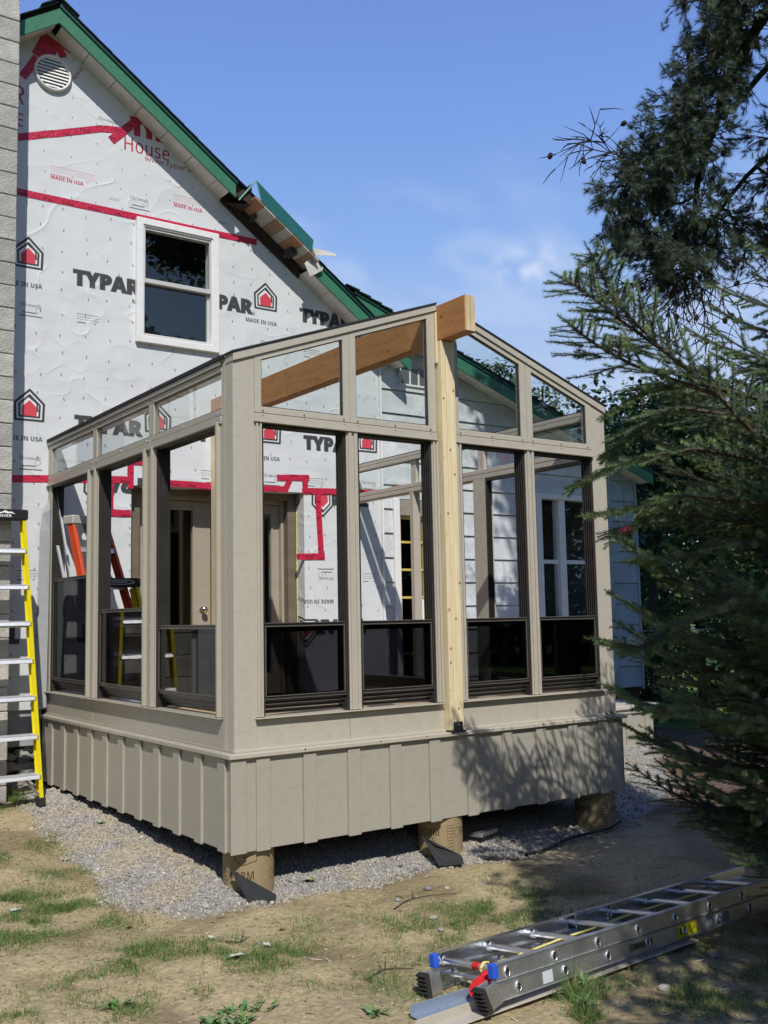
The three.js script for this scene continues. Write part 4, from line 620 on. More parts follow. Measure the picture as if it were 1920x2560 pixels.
// ---------------------------------------------------------------- ladders
const canvasMat = (w, h, draw, o = {}) => { const cv = document.createElement('canvas'); cv.width = w; cv.height = h; draw(cv.getContext('2d'), w, h); const t = new THREE.CanvasTexture(cv); t.colorSpace = THREE.SRGBColorSpace; return new THREE.MeshStandardMaterial({ map: t, roughness: .5, ...o }); };
const plate = (w, h) => new THREE.PlaneGeometry(w, h).toNonIndexed();
function stepLadder(name, label, pos, turn, { H, tw, bw, lean, back, rail, steps, capM, capH = .075, capText, plateM, stepD = .085, backX = .06 }) {
  const t = thing(name, label, 'step ladder', pos, turn);
  const at = (s, y) => [s * lerp(bw, tw, y / H) / 2, y, -lean * y / H], atB = (s, y) => [s * (lerp(bw, tw, y / H) / 2 - backX * .5), y, -lean * y / H - .075 - back * (1 - y / H)];
  for (const s of [-1, 1]) {
    const a = at(s, .03), b = at(s, H), off = (p, dx, dz) => [p[0] + s * dx, p[1], p[2] + dz];
    obj('rail', [bar(off(a, 0, 0), off(b, 0, 0), .028, .006, [1, 0, 0], .0015), bar(off(a, .012, -.038), off(b, .012, -.038), .005, .072, [1, 0, 0], .0015), bar(off(a, 0, -.076), off(b, 0, -.076), .028, .006, [1, 0, 0], .0015), bar(off(a, -.004, -.03), off(b, -.004, -.03), .012, .004, [1, 0, 0], .001)], rail, t);
    const fa = at(s, 0); obj('foot', [cb(fa[0] - .024, fa[0] + .024, -.012, .055, fa[2] - .088, fa[2] + .010, .006)], M.rubber, t);
    const c = atB(s, .02), d = atB(s, H - .02); obj('rear_rail', [bar(c, d, .022, .005, [1, 0, 0], .001), bar(off(c, .009, .022), off(d, .009, .022), .004, .045, [1, 0, 0], .001)], rail, t); obj('foot', cb(c[0] - .018, c[0] + .018, -.012, .04, c[2] - .02, c[2] + .03, .005), M.rubber, t);
  }
  steps.forEach((y, i) => { const p = at(1, y), w = p[0] - .006, z = p[2]; const g = [cb(-w, w, y - .006, y, z - stepD, z + .006, .002), bar([-w, y - .018, z + .004], [w, y - .018, z + .004], .036, .006, [0, .93, -.36], .002), cb(-w, w, y - .030, y - .006, z - stepD, z - stepD + .005, .0015)]; for (let k = 0; k < 6; k++) g.push(cb(-w + .005, w - .005, y, y + .0025, z - stepD + .006 + k * .0145, z - stepD + .014 + k * .0145, .0008)); const st = obj('step', g, M.tread, t); obj('rivets', [-1, 1].flatMap(s => [rod([s * (p[0] + .000), y - .012, z + .003], [s * (p[0] + .000), y - .012, z + .010], .006, .005, 8), rod([s * (p[0] + .000), y - .030, z + .003], [s * (p[0] + .000), y - .030, z + .010], .006, .005, 8)]), M.bolt, st, { kind: 'stuff' });
    if (i % 2 === 0) { const q = atB(1, y - .04); obj('rear_brace', bar([-q[0], q[1], q[2]], [q[0], q[1], q[2]], .028, .012, [0, 0, 1], .002), M.alu, t); } });
  const lo = at(1, .06), hi = steps[steps.length - 1]; for (const s of [-1, 1]) obj('brace', bar([s * (lo[0] - .01), .07, -.03], [s * (lo[0] - .12), hi - .02, at(1, hi)[2] - .06], .022, .005, [1, 0, 0], .001), M.alu, t);
  const z = -lean; const cap = obj('cap', [cb(-tw / 2 - .028, tw / 2 + .028, H - .004, H + capH, z - .12, z + .014, .010)], capM, t);
  if (capText) { const m = new THREE.Mesh(plate(tw + .03, capH * .92), capText); m.name = 'cap_print'; m.position.set(0, H + capH / 2, z + .0155); cap.add(m); }
  if (plateM) { const p = at(1, H - .03); const hole = new THREE.CircleGeometry(.028, 20).toNonIndexed(); const pl = obj('front_plate', cb(-p[0], p[0], H - .22, H - .004, z + .01, z + .016, .002), plateM, t); const h1 = hole.clone(); h1.translate(-tw * .24, H - .10, z + .0165); const h2 = hole.clone(); h2.translate(tw * .24, H - .10, z + .0165); obj('hole', [h1, h2], std(.72, .74, .76), pl); }
  return t;
}
stepLadder('step_ladder', 'yellow stepladder with black cap and aluminium steps at the left edge of the photo', [-.542, .205, -2.60], 0, { H: 2.13, tw: .33, bw: .572, lean: .15, back: .0, backX: .01, rail: M.yellow, steps: [1.905, 1.63, 1.355, 1.075, .80, .515, .225], capM: M.black, capText: canvasMat(512, 128, (c, w, h) => { c.fillStyle = '#1c1c1d'; c.fillRect(0, 0, w, h); c.fillStyle = '#f2f2f2'; c.font = 'bold 50px sans-serif'; c.fillText('K RIVER', 165, 108); c.beginPath(); c.moveTo(150, 66); c.lineTo(210, 34); c.lineTo(235, 44); c.lineTo(285, 14); c.lineTo(320, 36); c.lineTo(345, 28); c.lineTo(390, 64); c.lineTo(340, 52); c.lineTo(310, 60); c.lineTo(270, 46); c.lineTo(230, 62); c.closePath(); c.fill(); }) });
stepLadder('step_ladder', 'orange stepladder with grey cap standing inside the sunroom against the house wrap', [.40, .775, -2.36], .32, { H: 1.555, tw: .33, bw: .50, lean: .60, back: .0, backX: .01, rail: M.orange, steps: [1.36, 1.06, .76, .46, .18], capM: M.greyPlastic, capH: .07, plateM: std(.10, .10, .105) });
stepLadder('step_ladder', 'short yellow stepladder with black cap inside the sunroom in front of the orange one', [.385, .775, -2.30], 0, { H: 1.05, tw: .30, bw: .43, lean: .46, back: .05, rail: M.yellow, steps: [.81, .535, .265], capM: M.black, capH: .068, capText: canvasMat(512, 128, (c, w, h) => { c.fillStyle = '#1c1c1d'; c.fillRect(0, 0, w, h); c.strokeStyle = '#e8e8e8'; c.lineWidth = 9; c.beginPath(); c.ellipse(250, 64, 190, 36, 0, 0, 7); c.stroke(); c.fillStyle = '#bbb'; c.fillRect(150, 54, 200, 16); }) });

// aluminium extension ladder lying on the ground
{
  const a = [.16, .0, 1.967], ax = new THREE.Vector3(1, -.012, -.0745).normalize(), wd = .385;
  const across = new THREE.Vector3(-.0745, -.117, -1).normalize();            // from the near (right) rail to the far one
  const X = ax.clone(), Z = across.clone().negate().addScaledVector(ax, across.dot(ax)).normalize(), Y = Z.clone().cross(X);
  const t = thing('extension_ladder', 'aluminium extension ladder with blue end caps lying on the ground at lower right', 'ladder');
  t.matrixAutoUpdate = true; const m = new THREE.Matrix4().makeBasis(X, Y, Z); t.quaternion.setFromRotationMatrix(m); t.position.set(...a); t.scale.set(1, .82, 1);
  const L = 2.45; // local: x along, y up, z = 0 outer face of near rail, -wd far rail
  const railG = (y0, y1, z, dir, x0) => [cb(x0, L, y0, y1, z, z + dir * .004, .001), cb(x0, L, y0, y0 + .005, z + dir * .004, z + dir * .032, .001), cb(x0, L, y1 - .005, y1, z + dir * .004, z + dir * .032, .001), cb(x0, L, y1 - .016, y1 - .005, z + dir * .004, z + dir * .010, .001), cb(x0, L, y1 - .004, y1, z - dir * .005, z, .001), cb(x0, L, y0, y0 + .004, z - dir * .005, z, .001)];
  for (const [n, y0, y1, x0] of [['base_rail', 0, .086, .0], ['fly_rail', .091, .174, .006]]) { obj(n, railG(y0, y1, 0, -1, x0), M.aluDull, t); obj(n, railG(y0, y1, -wd, 1, x0), M.alu, t); }
  const ring = new THREE.TorusGeometry(.020, .0052, 8, 20).toNonIndexed(); ring.scale(.72, 1.1, 1);
  for (let k = 0; k < 8; k++) for (const [u, v] of [[.066 + k * .288, .128], [.124 + k * .288, .044]]) {
    const r = obj('rung', [rod([u, v, -.004], [u, v, -wd + .004], .0165, .0165, 14), ...[-.006, -wd + .006].flatMap((z, i) => { const q = ring.clone(); q.translate(u, v, z + (i ? .006 : -.006)); return [q]; })], M.alu, t);
    const q = ring.clone(); q.translate(u, v, .002); const h = new THREE.CircleGeometry(.016, 14).toNonIndexed(); h.scale(.7, 1.1, 1); h.translate(u, v, .0012); const h2 = h; obj('rung_end', q, M.alu, r); obj('rung_hole', h2, M.black, r);
  }
  for (const z of [[-.034, .003], [-wd - .003, -wd + .034]]) obj('end_cap', [cb(-.012, .018, .108, .176, z[0], z[1], .004)], M.blue, t, { label: 'bright blue plastic cap on the end of a rail' });
  // pivoting feet with ribbed rubber pads: far foot upright, near foot leaning out
  const foot = (z, tilt) => { const f = new THREE.Group(); f.name = 'foot'; f.position.set(-.01, .045, z); f.rotation.z = tilt; t.add(f); obj('bracket', [cb(-.045, .015, -.055, .055, -.004, 0, .001), cb(-.045, .015, -.055, .055, -.05, -.046, .001), cb(-.049, -.045, -.06, .06, -.055, .005, .001)], M.aluDull, f); obj('pad', [cb(-.070, -.049, -.062, .062, -.055, .005, .003), ...Array.from({ length: 6 }, (_, k) => cb(-.080, -.070, -.060 + k * .021, -.047 + k * .021, -.055, .005, .003))], M.rubber, f); };
  foot(-wd + .05, .08); foot(.008, -.05 + .35);
  // labels and rope guide
  const lab = (n, u, v, w, h, mat) => { const q = new THREE.Mesh(plate(w, h), mat); q.name = n; q.position.set(u, v, .0018); q.castShadow = q.receiveShadow = true; t.add(q); };
  lab('sticker', .300, .043, .062, .058, canvasMat(64, 64, (c, w, h) => { c.fillStyle = '#c8ccd0'; c.fillRect(0, 0, w, h); }));
  lab('maker_print', .94, .044, .17, .036, canvasMat(256, 64, (c, w, h) => { c.fillStyle = '#9a9c9e'; c.fillRect(0, 0, w, h); c.translate(w, h); c.rotate(Math.PI); c.fillStyle = '#17181a'; c.font = 'bold 46px sans-serif'; c.fillText('LADDERS', 8, 48); }, { metalness: .95, roughness: .38 }));
  lab('warning_label', 1.30, .044, .16, .066, canvasMat(256, 128, (c, w, h) => { c.fillStyle = '#c9c018'; c.fillRect(0, 0, w, h); c.fillStyle = '#1b1c10'; c.fillRect(30, 30, 22, 70); c.lineWidth = 10; c.strokeStyle = '#1b1c10'; c.beginPath(); c.moveTo(140, 20); c.lineTo(160, 100); c.lineTo(235, 50); c.stroke(); c.fillRect(60, 40, 60, 8); c.fillRect(60, 60, 60, 8); c.fillRect(60, 80, 40, 8); }));
  lab('sticker', 1.56, .046, .20, .056, canvasMat(64, 64, (c, w, h) => { c.fillStyle = '#7d858c'; c.fillRect(0, 0, w, h); }));
  obj('rung_lock', [cb(.91, .99, .095, .185, -wd + .03, -wd + .037, .002), cb(.90, 1.06, .178, .186, -wd + .05, -wd + .056, .002), bar([.92, .15, -wd + .05], [1.08, .175, -wd + .05], .012, .006, [0, 1, 0]), cb(1.20, 1.30, .10, .175, -wd + .012, -wd + .02, .002)], M.alu, t);
  obj('rope', [tube([[.085, .148, -.12], [.066, .150, -.13], [.047, .13, -.13], [.05, .108, -.13], [.07, .10, -.125], [.16, .115, -.14], [.30, .10, -.17], [.345, .108, -.18], [.42, .10, -.20], [.66, .108, -.21], [.92, .10, -.24], [1.22, .11, -.25], [1.9, .11, -.25]].map(q => [q[0], q[1] + (q[0] > .1 ? .012 : 0), q[2]]), .006, .006, 6, 4)], M.rope, t);
  // red cloth
  const rag = []; const nx = 12, ny = 8, f = (i, j) => { const u = i / nx, v = j / ny; const hang = v * v; return [.055 - .085 * v + .012 * Math.sin(u * 7 + v * 3), .118 - .115 * hang * (.75 + .3 * u) + .012 * Math.sin(u * 11 + 2 * v), -.16 + .11 * u + .02 * Math.sin(v * 5 + u * 2)]; };
  for (let i = 0; i < nx; i++) for (let j = 0; j < ny; j++) rag.push(f(i, j), f(i + 1, j), f(i + 1, j + 1), f(i, j), f(i + 1, j + 1), f(i, j + 1));
  const rg = obj('red_flag', flat(rag), M.red); rg.quaternion.copy(t.quaternion); rg.position.copy(t.position); rg.position.y += .006; rg.scale.set(.8, .72, .8); tag(rg, 'red cloth flag tied to the near end of the aluminium ladder', 'flag');
  const band = obj('red_band', rod([.066, .128, -.15], [.066, .128, -.19], .0175, .0175, 14), M.red, t);
}
// trim strips under the near end of the ladder
{
  const strip = (name, label, a, b, w, t, mat, up = 0) => { const y0 = groundY(a[0], a[1]) + .008 + up, y1 = groundY(b[0], b[1]) + .010 + up; const g = [bar([a[0], y0, a[1]], [b[0], y1, b[1]], w, t, [0, 0, 1], .002), bar([a[0], y0 + .02, a[1] - w * .5], [b[0], y1 + .02, b[1] - w * .5], .004, .04, [0, 0, 1], .001)]; return tag(obj(name, g, mat), label, 'trim strip'); };
  strip('trim_strip', 'beige metal trim strip, nearest one under the end of the aluminium ladder', [-.20, 1.93], [1.5, 1.86], .075, .006, M.beige, .012);
  strip('trim_strip', 'blue-grey metal trim strip behind the beige one under the aluminium ladder', [-.13, 1.80], [1.4, 1.77], .06, .005, std(.33, .40, .50, { roughness: .3, metalness: .4 }), .004);
  const b = obj('board_end', [cb(-.25, .0, 0, .018, -.055, .055, .003)], std(.40, .36, .31, { roughness: .7, map: rep(grime, 3) })); b.position.set(-.19, groundY(-.3, 2.0) + .004, 1.97); b.rotation.y = .55; tag(b, 'flat pale board end at the bottom edge, in front of the trim strips', 'board');
}
// things leaning inside the left corner of the sunroom
{
  const lean = (label, p, q, w, mat) => tag(obj('leaning_strip', [bar(p, q, w, .008, [1, 0, 0]), bar([p[0] - w / 2, p[1], p[2] + .012], [q[0] - w / 2, q[1], q[2] + .012], .005, .026, [1, 0, 0])], mat), label, 'metal strip');
  lean('long pale metal strip leaning in the left rear corner inside the sunroom', [.26, .78, -3.0], [.05, 2.66, -3.33], .022, std(.55, .57, .60, { roughness: .4 }));
  lean('shorter grey metal strip leaning beside the orange stepladder', [.24, .78, -2.95], [.045, 2.18, -3.27], .028, std(.45, .47, .50, { roughness: .4 }));
}
// ---------------------------------------------------------------- small things on the ground
{
  seed(101);
  const mapleShape = () => { const t = [], P = []; const spikes = [[-1.55, .55], [-.95, .8], [-.25, 1.0], [.25, 1.0], [.95, .8], [1.55, .55]]; const out = []; for (let k = 0; k < 11; k++) { const a = -2.5 + k * .5, r = (k % 2 ? 1 : .48) * (1 - .12 * Math.abs(k - 5) / 2); out.push([Math.sin(a) * r * .5, 0, Math.cos(a) * r * .55 - .05]); } for (let k = 0; k < out.length - 1; k++) { const c = [0, .05, -.2]; const lift = q => [q[0], q[1] + .18 * Math.abs(q[0]) + .1 * q[2] * q[2], q[2]]; t.push(c, lift(out[k]), lift(out[k + 1])); } t.push([-.012, .05, -.2], [.012, .05, -.2], [.0, .02, -.75]); return flat(t); };
  const leafG = mapleShape(); const lm = [std(.46, .53, .36, { roughness: .7, side: THREE.DoubleSide }), std(.60, .62, .52, { roughness: .7, side: THREE.DoubleSide }), std(.22, .36, .07, { roughness: .6, side: THREE.DoubleSide }), std(.28, .19, .07, { roughness: .8, side: THREE.DoubleSide })];
  const L = [[-.40, .80, .13, 1, 'largest pale maple leaf lying on bare soil left of centre'], [-.20, .72, .07, 1, 'small curled pale leaf to the right of the large pale maple leaf'], [-.37, .47, .055, 1, 'small whitish leaf on bare soil before the gravel point'], [-.53, -1.23, .09, 0, 'pale leaf in the grass at the left gravel edge'], [-1.03, -.51, .09, 1, 'pale leaf on the grass patch at the left edge'], [.48, -.02, .12, 2, 'bright green leaf on gravel beside the left footing tube'], [-.12, -1.75, .09, 2, 'green leaf on gravel along the left skirt'], [.02, -.75, .07, 3, 'yellowish leaf on gravel below the left skirt corner'], [-.62, .04, .07, 3, 'brown leaf on soil at the foot of the gravel'], [-.02, .55, .06, 3, 'brown leaf on soil between gravel and pale maple leaf']];
  L.forEach(([x, z, s, k, l]) => { const m = obj('fallen_leaf', leafG.clone(), lm[k]); m.position.set(x, groundY(x, z) + .014, z); m.scale.setScalar(s); m.rotation.set(rr(-.25, .25), rr(0, 6), rr(-.25, .25)); tag(m, l, 'fallen leaf'); });
  // broad-leaved weeds
  const leaf = (len, w) => { const t = [], n = 4; for (let i = 0; i < n; i++) { const a = i / n, b = (i + 1) / n, wf = u => w * Math.sin(Math.min(1, u * 1.05) * Math.PI * .93 + .12), y = u => len * (.45 * u - .42 * u * u), z = u => len * u; t.push([-wf(a), y(a) + .2 * wf(a), z(a)], [0, y(a), z(a)], [0, y(b), z(b)], [-wf(a), y(a) + .2 * wf(a), z(a)], [0, y(b), z(b)], [-wf(b), y(b) + .2 * wf(b), z(b)], [0, y(a), z(a)], [wf(a), y(a) + .2 * wf(a), z(a)], [wf(b), y(b) + .2 * wf(b), z(b)], [0, y(a), z(a)], [wf(b), y(b) + .2 * wf(b), z(b)], [0, y(b), z(b)]); } return flat(t); };
  const wm = [std(.085, .19, .05, { roughness: .6, side: THREE.DoubleSide }), std(.12, .23, .06, { roughness: .6, side: THREE.DoubleSide }), std(.16, .24, .10, { roughness: .65, side: THREE.DoubleSide })];
  const weed = (x, z, n, len, label, spread = 1) => { const t = thing('weed', label, 'weed', [x, groundY(x, z), z]); for (let i = 0; i < n; i++) { const m = obj('leaf', leaf(len * rr(.6, 1.15), len * .11), wm[i % 3], t); m.rotation.set(-rr(.1, .75) * spread, i / n * 6.28 + rr(-.3, .3), 0, 'YXZ'); const sp = n > 25 ? .09 : .03; m.position.set(rr(-sp, sp), 0, rr(-sp, sp) * .7); } };
  weed(-.77, 1.40, 44, .075, 'flat broad-leaved weed rosette at the bottom left of centre'); weed(-.62, 1.33, 30, .065, 'smaller weed rosette to the right of the broad one'); weed(-.22, 1.66, 11, .075, 'small green weed at the bottom edge left of the ladder'); weed(.60, 1.99, 12, .11, 'tall leafy weed in front of the aluminium ladder rail', 1.7); weed(.50, 2.10, 10, .09, 'shorter leafy weed nearer the viewer in front of the ladder rail', 1.5); weed(-1.05, .98, 10, .08, 'small dark weed at the left in front of the bare soil');
  // loose stones on the soil
  const S = [[.70, .86, .030, 'round pale stone on grassy soil in front of the middle tube'], [.62, 1.02, .025, 'grey stone beside the grass above the ladder'], [.98, .45, .035, 'dark stone on bare soil below the middle tube'], [1.08, .50, .025, 'small brown stone next to the dark stone below the middle tube'], [.72, .52, .026, 'tan stone by the dry twigs'], [.30, 1.36, .022, 'pale stone left of the ladder end'], [.93, 2.16, .035, 'tan stone in the grass right of the tall weed'], [1.45, 2.02, .028, 'round stone in shade under the warning label'], [-.93, -1.32, .028, 'flat pale stone on soil left of the gravel'], [-.70, -1.0, .02, 'small pale stone on soil by the left gravel edge']];
  S.forEach(([x, z, r, l], i) => { const g = new THREE.IcosahedronGeometry(r * .62, 1).toNonIndexed(), p = g.attributes.position; for (let k = 0; k < p.count; k++) { const f = .8 + .4 * vnoise(p.getX(k) * 60 + i * 9, p.getY(k) * 60 + p.getZ(k) * 50, i); p.setXYZ(k, p.getX(k) * f * 1.2, p.getY(k) * f * .7, p.getZ(k) * f); } g.computeVertexNormals(); const m = obj('stone', g, [M.stone[2], M.stone[0], M.stone[1]][i % 3]); m.position.set(x, groundY(x, z) + r * .25, z); m.rotation.y = i; tag(m, l, 'stone'); });
  // twigs
  [[[.62, .62], [.80, .55], [1.05, .62], 'thin dry forked twig on soil below the middle tube'], [[-.05, 1.34], [.08, 1.30], [.20, 1.35], 'short dry twig near the ladder end'], [[-.35, .58], [-.28, .60], [-.22, .57], 'short dark twig on bare soil in front of the gravel point']].forEach(([a, b, c, l]) => { const q = p => [p[0], groundY(...p) + .008, p[1]]; const m = obj('twig', [tube([q(a), q(b), q(c)], .004, .002, 5), tube([q(b), [b[0] + .06, groundY(...b) + .03, b[1] - .08]], .003, .001, 5)], M.bark); tag(m, l, 'twig'); });
  // flat flakes of debris: dead grass and bark crumbs, too many to count
  const mats = [], cols = [], q = new THREE.Quaternion(); for (let i = 0; i < 5200; i++) { const x = rr(-1.8, 2.6), z = rr(-2.6, 2.8); if (gravelIn(x, z) > -.05) continue; q.setFromEuler(new THREE.Euler(rr(-.2, .2), rr(0, 6), rr(-.2, .2))); const r = rr(.002, .006); mats.push(new THREE.Matrix4().compose(new THREE.Vector3(x, groundY(x, z) + .001, z), q, new THREE.Vector3(r * rr(1, rnd() < .3 ? 9 : 2), r * .6, r))); const k = rnd(); cols.push(k < .4 ? new THREE.Color().setRGB(.16, .11, .06) : k < .7 ? new THREE.Color().setRGB(.40, .33, .19) : new THREE.Color().setRGB(.46, .42, .34)); }
  const dg = inst('soil_crumbs', new THREE.IcosahedronGeometry(1, 0), std(1, 1, 1, { roughness: .95 }), mats, scene, 'stuff', cols); dg.userData.label = 'small crumbs, chips and dead grass strewn over the soil'; dg.userData.category = 'debris';
}
// red hummingbird feeder hung from the spruce
{
  const t = thing('bird_feeder', 'small red bird feeder hanging from a spruce twig before the wing wall end tinted for shade', 'bird feeder', [1.25, 1.935, 1.77]);
  const lath = p => new THREE.LatheGeometry(p.map(q => new THREE.Vector2(...q)), 24).toNonIndexed();
  obj('base', lath([[0, 0], [.036, 0], [.038, .006], [.030, .010], [.022, .012], [.022, .024], [0, .024]]), std(.10, .004, .012, { roughness: .35 }), t); obj('bottle', lath([[.016, .024], [.016, .085], [.008, .10]]), M.glass, t); obj('hanger', [rod([0, .10, 0], [.004, .22, 0], .0015), rod([.018, .02, 0], [.018, .10, 0], .001), rod([-.018, .02, 0], [-.018, .10, 0], .001)], M.steel, t);  // base red is darkened in its colour for the spruce shade
}
// wire fence far behind on the right
{
  const t = thing('wire_fence', 'thin wire fence with dark posts on the lawn behind the trees', 'fence');
  for (const [x, z, h] of [[9.4, -4.1, 1.05], [12.4, -3.6, 1.05], [7.3, -4.8, 1.3]]) obj('post', cb(x - .05, x + .05, -.1, h, z - .05, z + .05, .01), M.barkDark, t);
  obj('wire', [rod([7.3, 1.27, -4.8], [13, 1.27, -3.5], .007), rod([7.3, 1.19, -4.8], [13, 1.19, -3.5], .007), rod([7.3, .92, -4.8], [13, .92, -3.5], .006)], std(.6, .62, .62, { roughness: .4 }), t);
}

// ---------------------------------------------------------------- trees
const V3 = (x, y, z) => new THREE.Vector3(x, y, z), UPV = V3(0, 1, 0);
const needleM = o => std(1, 1, 1, { roughness: .62, side: THREE.DoubleSide, ...o });
// spray: a short length of twig covered in needles along +y
function spray(len, n, nl, nw, ang, s) { seed(s); const t = []; for (let i = 0; i < n; i++) { const y = len * (i + rnd()) / n, a = rr(0, 6.283), el = ang + rr(-.25, .25), dx = Math.cos(a) * Math.sin(el), dz = Math.sin(a) * Math.sin(el), dy = Math.cos(el), L = nl * rr(.75, 1.1), px = -Math.sin(a) * nw, pz = Math.cos(a) * nw; t.push([-px, y, -pz], [px, y, pz], [dx * L, y + dy * L, dz * L]); } return flat(t); }
const stickG = (len, r) => { const g = new THREE.CylinderGeometry(r * .7, r, len * 1.04, 4, 1, true); g.translate(0, len / 2, 0); return g.toNonIndexed(); };
const placeAlong = (p, d, len, roll, s = 1) => { const q = new THREE.Quaternion().setFromUnitVectors(UPV, d).multiply(new THREE.Quaternion().setFromAxisAngle(UPV, roll)); return new THREE.Matrix4().compose(p, q, V3(s, len, s)); };

function spruce(label, base, H, R, sd, { skip = () => false, extra = [], y0 = .25, dens = 1 } = {}) {
  const t = thing('spruce_tree', label, 'spruce tree', base); seed(sd);
  const wood = [], sprays = [[], [], []], sticks = [], cols = [[], [], []];
  obj('trunk', tube([[0, -.1, 0], [.02, H * .3, .01], [-.01, H * .65, 0], [0, H, 0]], .10, .012, 9, 4), M.bark, t);
  const addShoot = (p, d, len, tip) => { const k = Math.floor(rnd() * 3), m = placeAlong(p, d, len / .1, rr(0, 6), 1); sprays[k].push(m); const f = rnd(), old = tip ? 1.25 : .8; if (!tip && rnd() < .03) cols[k].push(new THREE.Color().setRGB(.13, .075, .03)); else cols[k].push(new THREE.Color().setRGB(lerp(.07, .14, f) * old, lerp(.12, .20, f) * old, lerp(.065, .09, f))); sticks.push(m); };
  const twig = (p, d, len, lvl) => { // a side twig made of shoots, forking again when long
    const n = Math.max(1, Math.round(len / .09)), L = len / n; let q = p.clone(), e = d.clone();
    for (let i = 0; i < n; i++) { addShoot(q, e, L, i === n - 1); if (lvl < 2 && n > 2 && i > 0 && i < n - 1) for (const s of [-1, 1]) if (rnd() < .75) { const sd2 = e.clone().applyAxisAngle(V3(0, 1, 0), s * rr(.6, .95)).add(V3(0, rr(-.12, .1), 0)).normalize(); twig(q, sd2, (len - i * L) * rr(.4, .6), lvl + 1); } q = q.clone().addScaledVector(e, L); e = e.clone().add(V3(rr(-.08, .08), rr(-.05, .08), rr(-.08, .08))).normalize(); }
  };
  const branch = (y, az, len, rise, droop) => {
    const pts = [], n = 9; for (let i = 0; i <= n; i++) { const u = i / n, r = len * u; pts.push(V3(Math.cos(az + .08 * Math.sin(u * 3 + az)) * r, y + len * (rise * u - droop * u * (1 - u) * 1.6 + .10 * u * u * u), Math.sin(az + .08 * Math.sin(u * 3 + az)) * r)); }
    limb(pts, len);
  };
  const limb = (pts, len, r0 = .016, full = 1) => {
    wood.push(tube(pts.map(p => [p.x, p.y, p.z]), r0 * Math.min(1.3, len), .0035, 5, 1));
    const cv = new THREE.CatmullRomCurve3(pts), steps = Math.round(len / .065);
    for (let i = 1; i <= steps; i++) { const u = i / steps; if (u < .16) continue; const p = cv.getPoint(u), d = cv.getTangent(u); if (u > .35 || rnd() < .4) addShoot(p, d, .09, u > .9); if (rnd() > dens) continue; for (const s of [-1, 1]) { const side = d.clone().cross(UPV).normalize().multiplyScalar(s), dd = d.clone().multiplyScalar(rr(.55, .9)).addScaledVector(side, rr(.75, 1.0)).add(V3(0, rr(-.30, .12), 0)).normalize(); twig(p, dd, Math.min(.50, len * .42) * full * (1.1 - u) * rr(.7, 1.2) + .06, 1); } }
  };
  for (let y = y0; y < H - .25; y += rr(.09, .13)) { const k = y < 1.6 ? 11 : 8, ph = rr(0, 6.28), rad = R * Math.pow(1 - y / H, y > 2.3 ? .72 + (y - 2.3) * .45 : .72) * (y < .75 ? .95 : 1); for (let j = 0; j < k; j++) { const az = ph + j * 6.283 / k + rr(-.3, .3), len = rad * rr(.70, 1.12); if (len < .1 || skip(y, az, len)) continue; branch(y, az, len, lerp(-.10, .55, y / H) + rr(-.08, .1), lerp(.26, .05, y / H)); } }
  for (const e of extra) limb(e.map(q => V3(q[0] - base[0], q[1] - base[1], q[2] - base[2])), V3(...e[0]).distanceTo(V3(...e[e.length - 1])), .013, e.slim ? .45 : 1);
  obj('limbs', wood, M.bark, t, { kind: 'stuff' });
  const nm = needleM(); [0, 1, 2].forEach(k => inst('crown', spray(.1, 84, .023, .0018, 1.0, 300 + k), nm, sprays[k], t, 'stuff', cols[k]));
  inst('twigs', stickG(.1, .0022), std(.11, .085, .045, { roughness: .9 }), sticks, t, 'stuff');
  return sprays.reduce((a, b) => a + b.length, 0);
}
const az = (a) => Math.atan2(Math.sin(a), Math.cos(a));
const nS = spruce('large dark spruce filling the right edge of the photo', [2.42, -.06, 2.45], 6.2, 1.44, 7, { y0: .44, skip: (y, a) => y < .7 && Math.sin(a) > .55,
  extra: [[[2.42, 1.65, 2.45], [1.9, 2.1, 2.36], [1.43, 2.55, 2.23], [1.14, 2.79, 2.11], [.95, 2.96, 2.06], [.80, 3.16, 2.05]], [[2.42, 1.25, 2.45], [1.9, 1.45, 2.3], [1.45, 1.62, 2.1], [1.12, 1.86, 1.9]], [[1.43, 2.55, 2.23], [1.1, 2.72, 1.98], [.88, 2.80, 1.95], [.74, 2.86, 1.95]], [[1.3, 2.65, 2.2], [.95, 2.9, 2.05], [.80, 3.02, 1.99], [.70, 3.06, 1.97]],
    ...[[[1.77, 2.56, 2.26], [1.41, 2.63, 2.13], [1.19, 2.59, 2.0], [1.02, 2.49, 1.93]], [[1.7, 2.26, 2.25], [1.36, 2.31, 2.13], [1.12, 2.27, 1.99], [.97, 2.2, 1.88], [.9, 2.14, 1.79]], [[1.63, 2.04, 2.28], [1.28, 2.08, 2.14], [1.14, 2.03, 1.97], [1.0, 2.01, 1.81]], [[1.92, 2.51, 2.11], [1.6, 2.58, 1.86], [1.39, 2.44, 1.72], [1.33, 2.36, 1.64]], [[1.47, 1.58, 2.36], [1.18, 1.48, 2.13], [1.02, 1.38, 2.03], [.92, 1.41, 1.91]], [[1.35, 1.05, 2.41], [1.1, 1.1, 2.22], [.95, 1.13, 2.12], [.87, 1.19, 2.02]], [[1.95, 2.0, 1.95], [1.72, 2.05, 1.72], [1.52, 2.0, 1.62], [1.42, 1.94, 1.6]], [[1.64, 1.87, 2.26], [1.33, 1.81, 2.17], [1.17, 1.78, 2.05], [1.11, 1.78, 1.98]]].map((l, i) => { const q = [[2.42, l[0][1] - .15, 2.45], ...l]; q.slim = i !== 3 && i !== 6; return q; })],
});
console.log('sprays', nS);

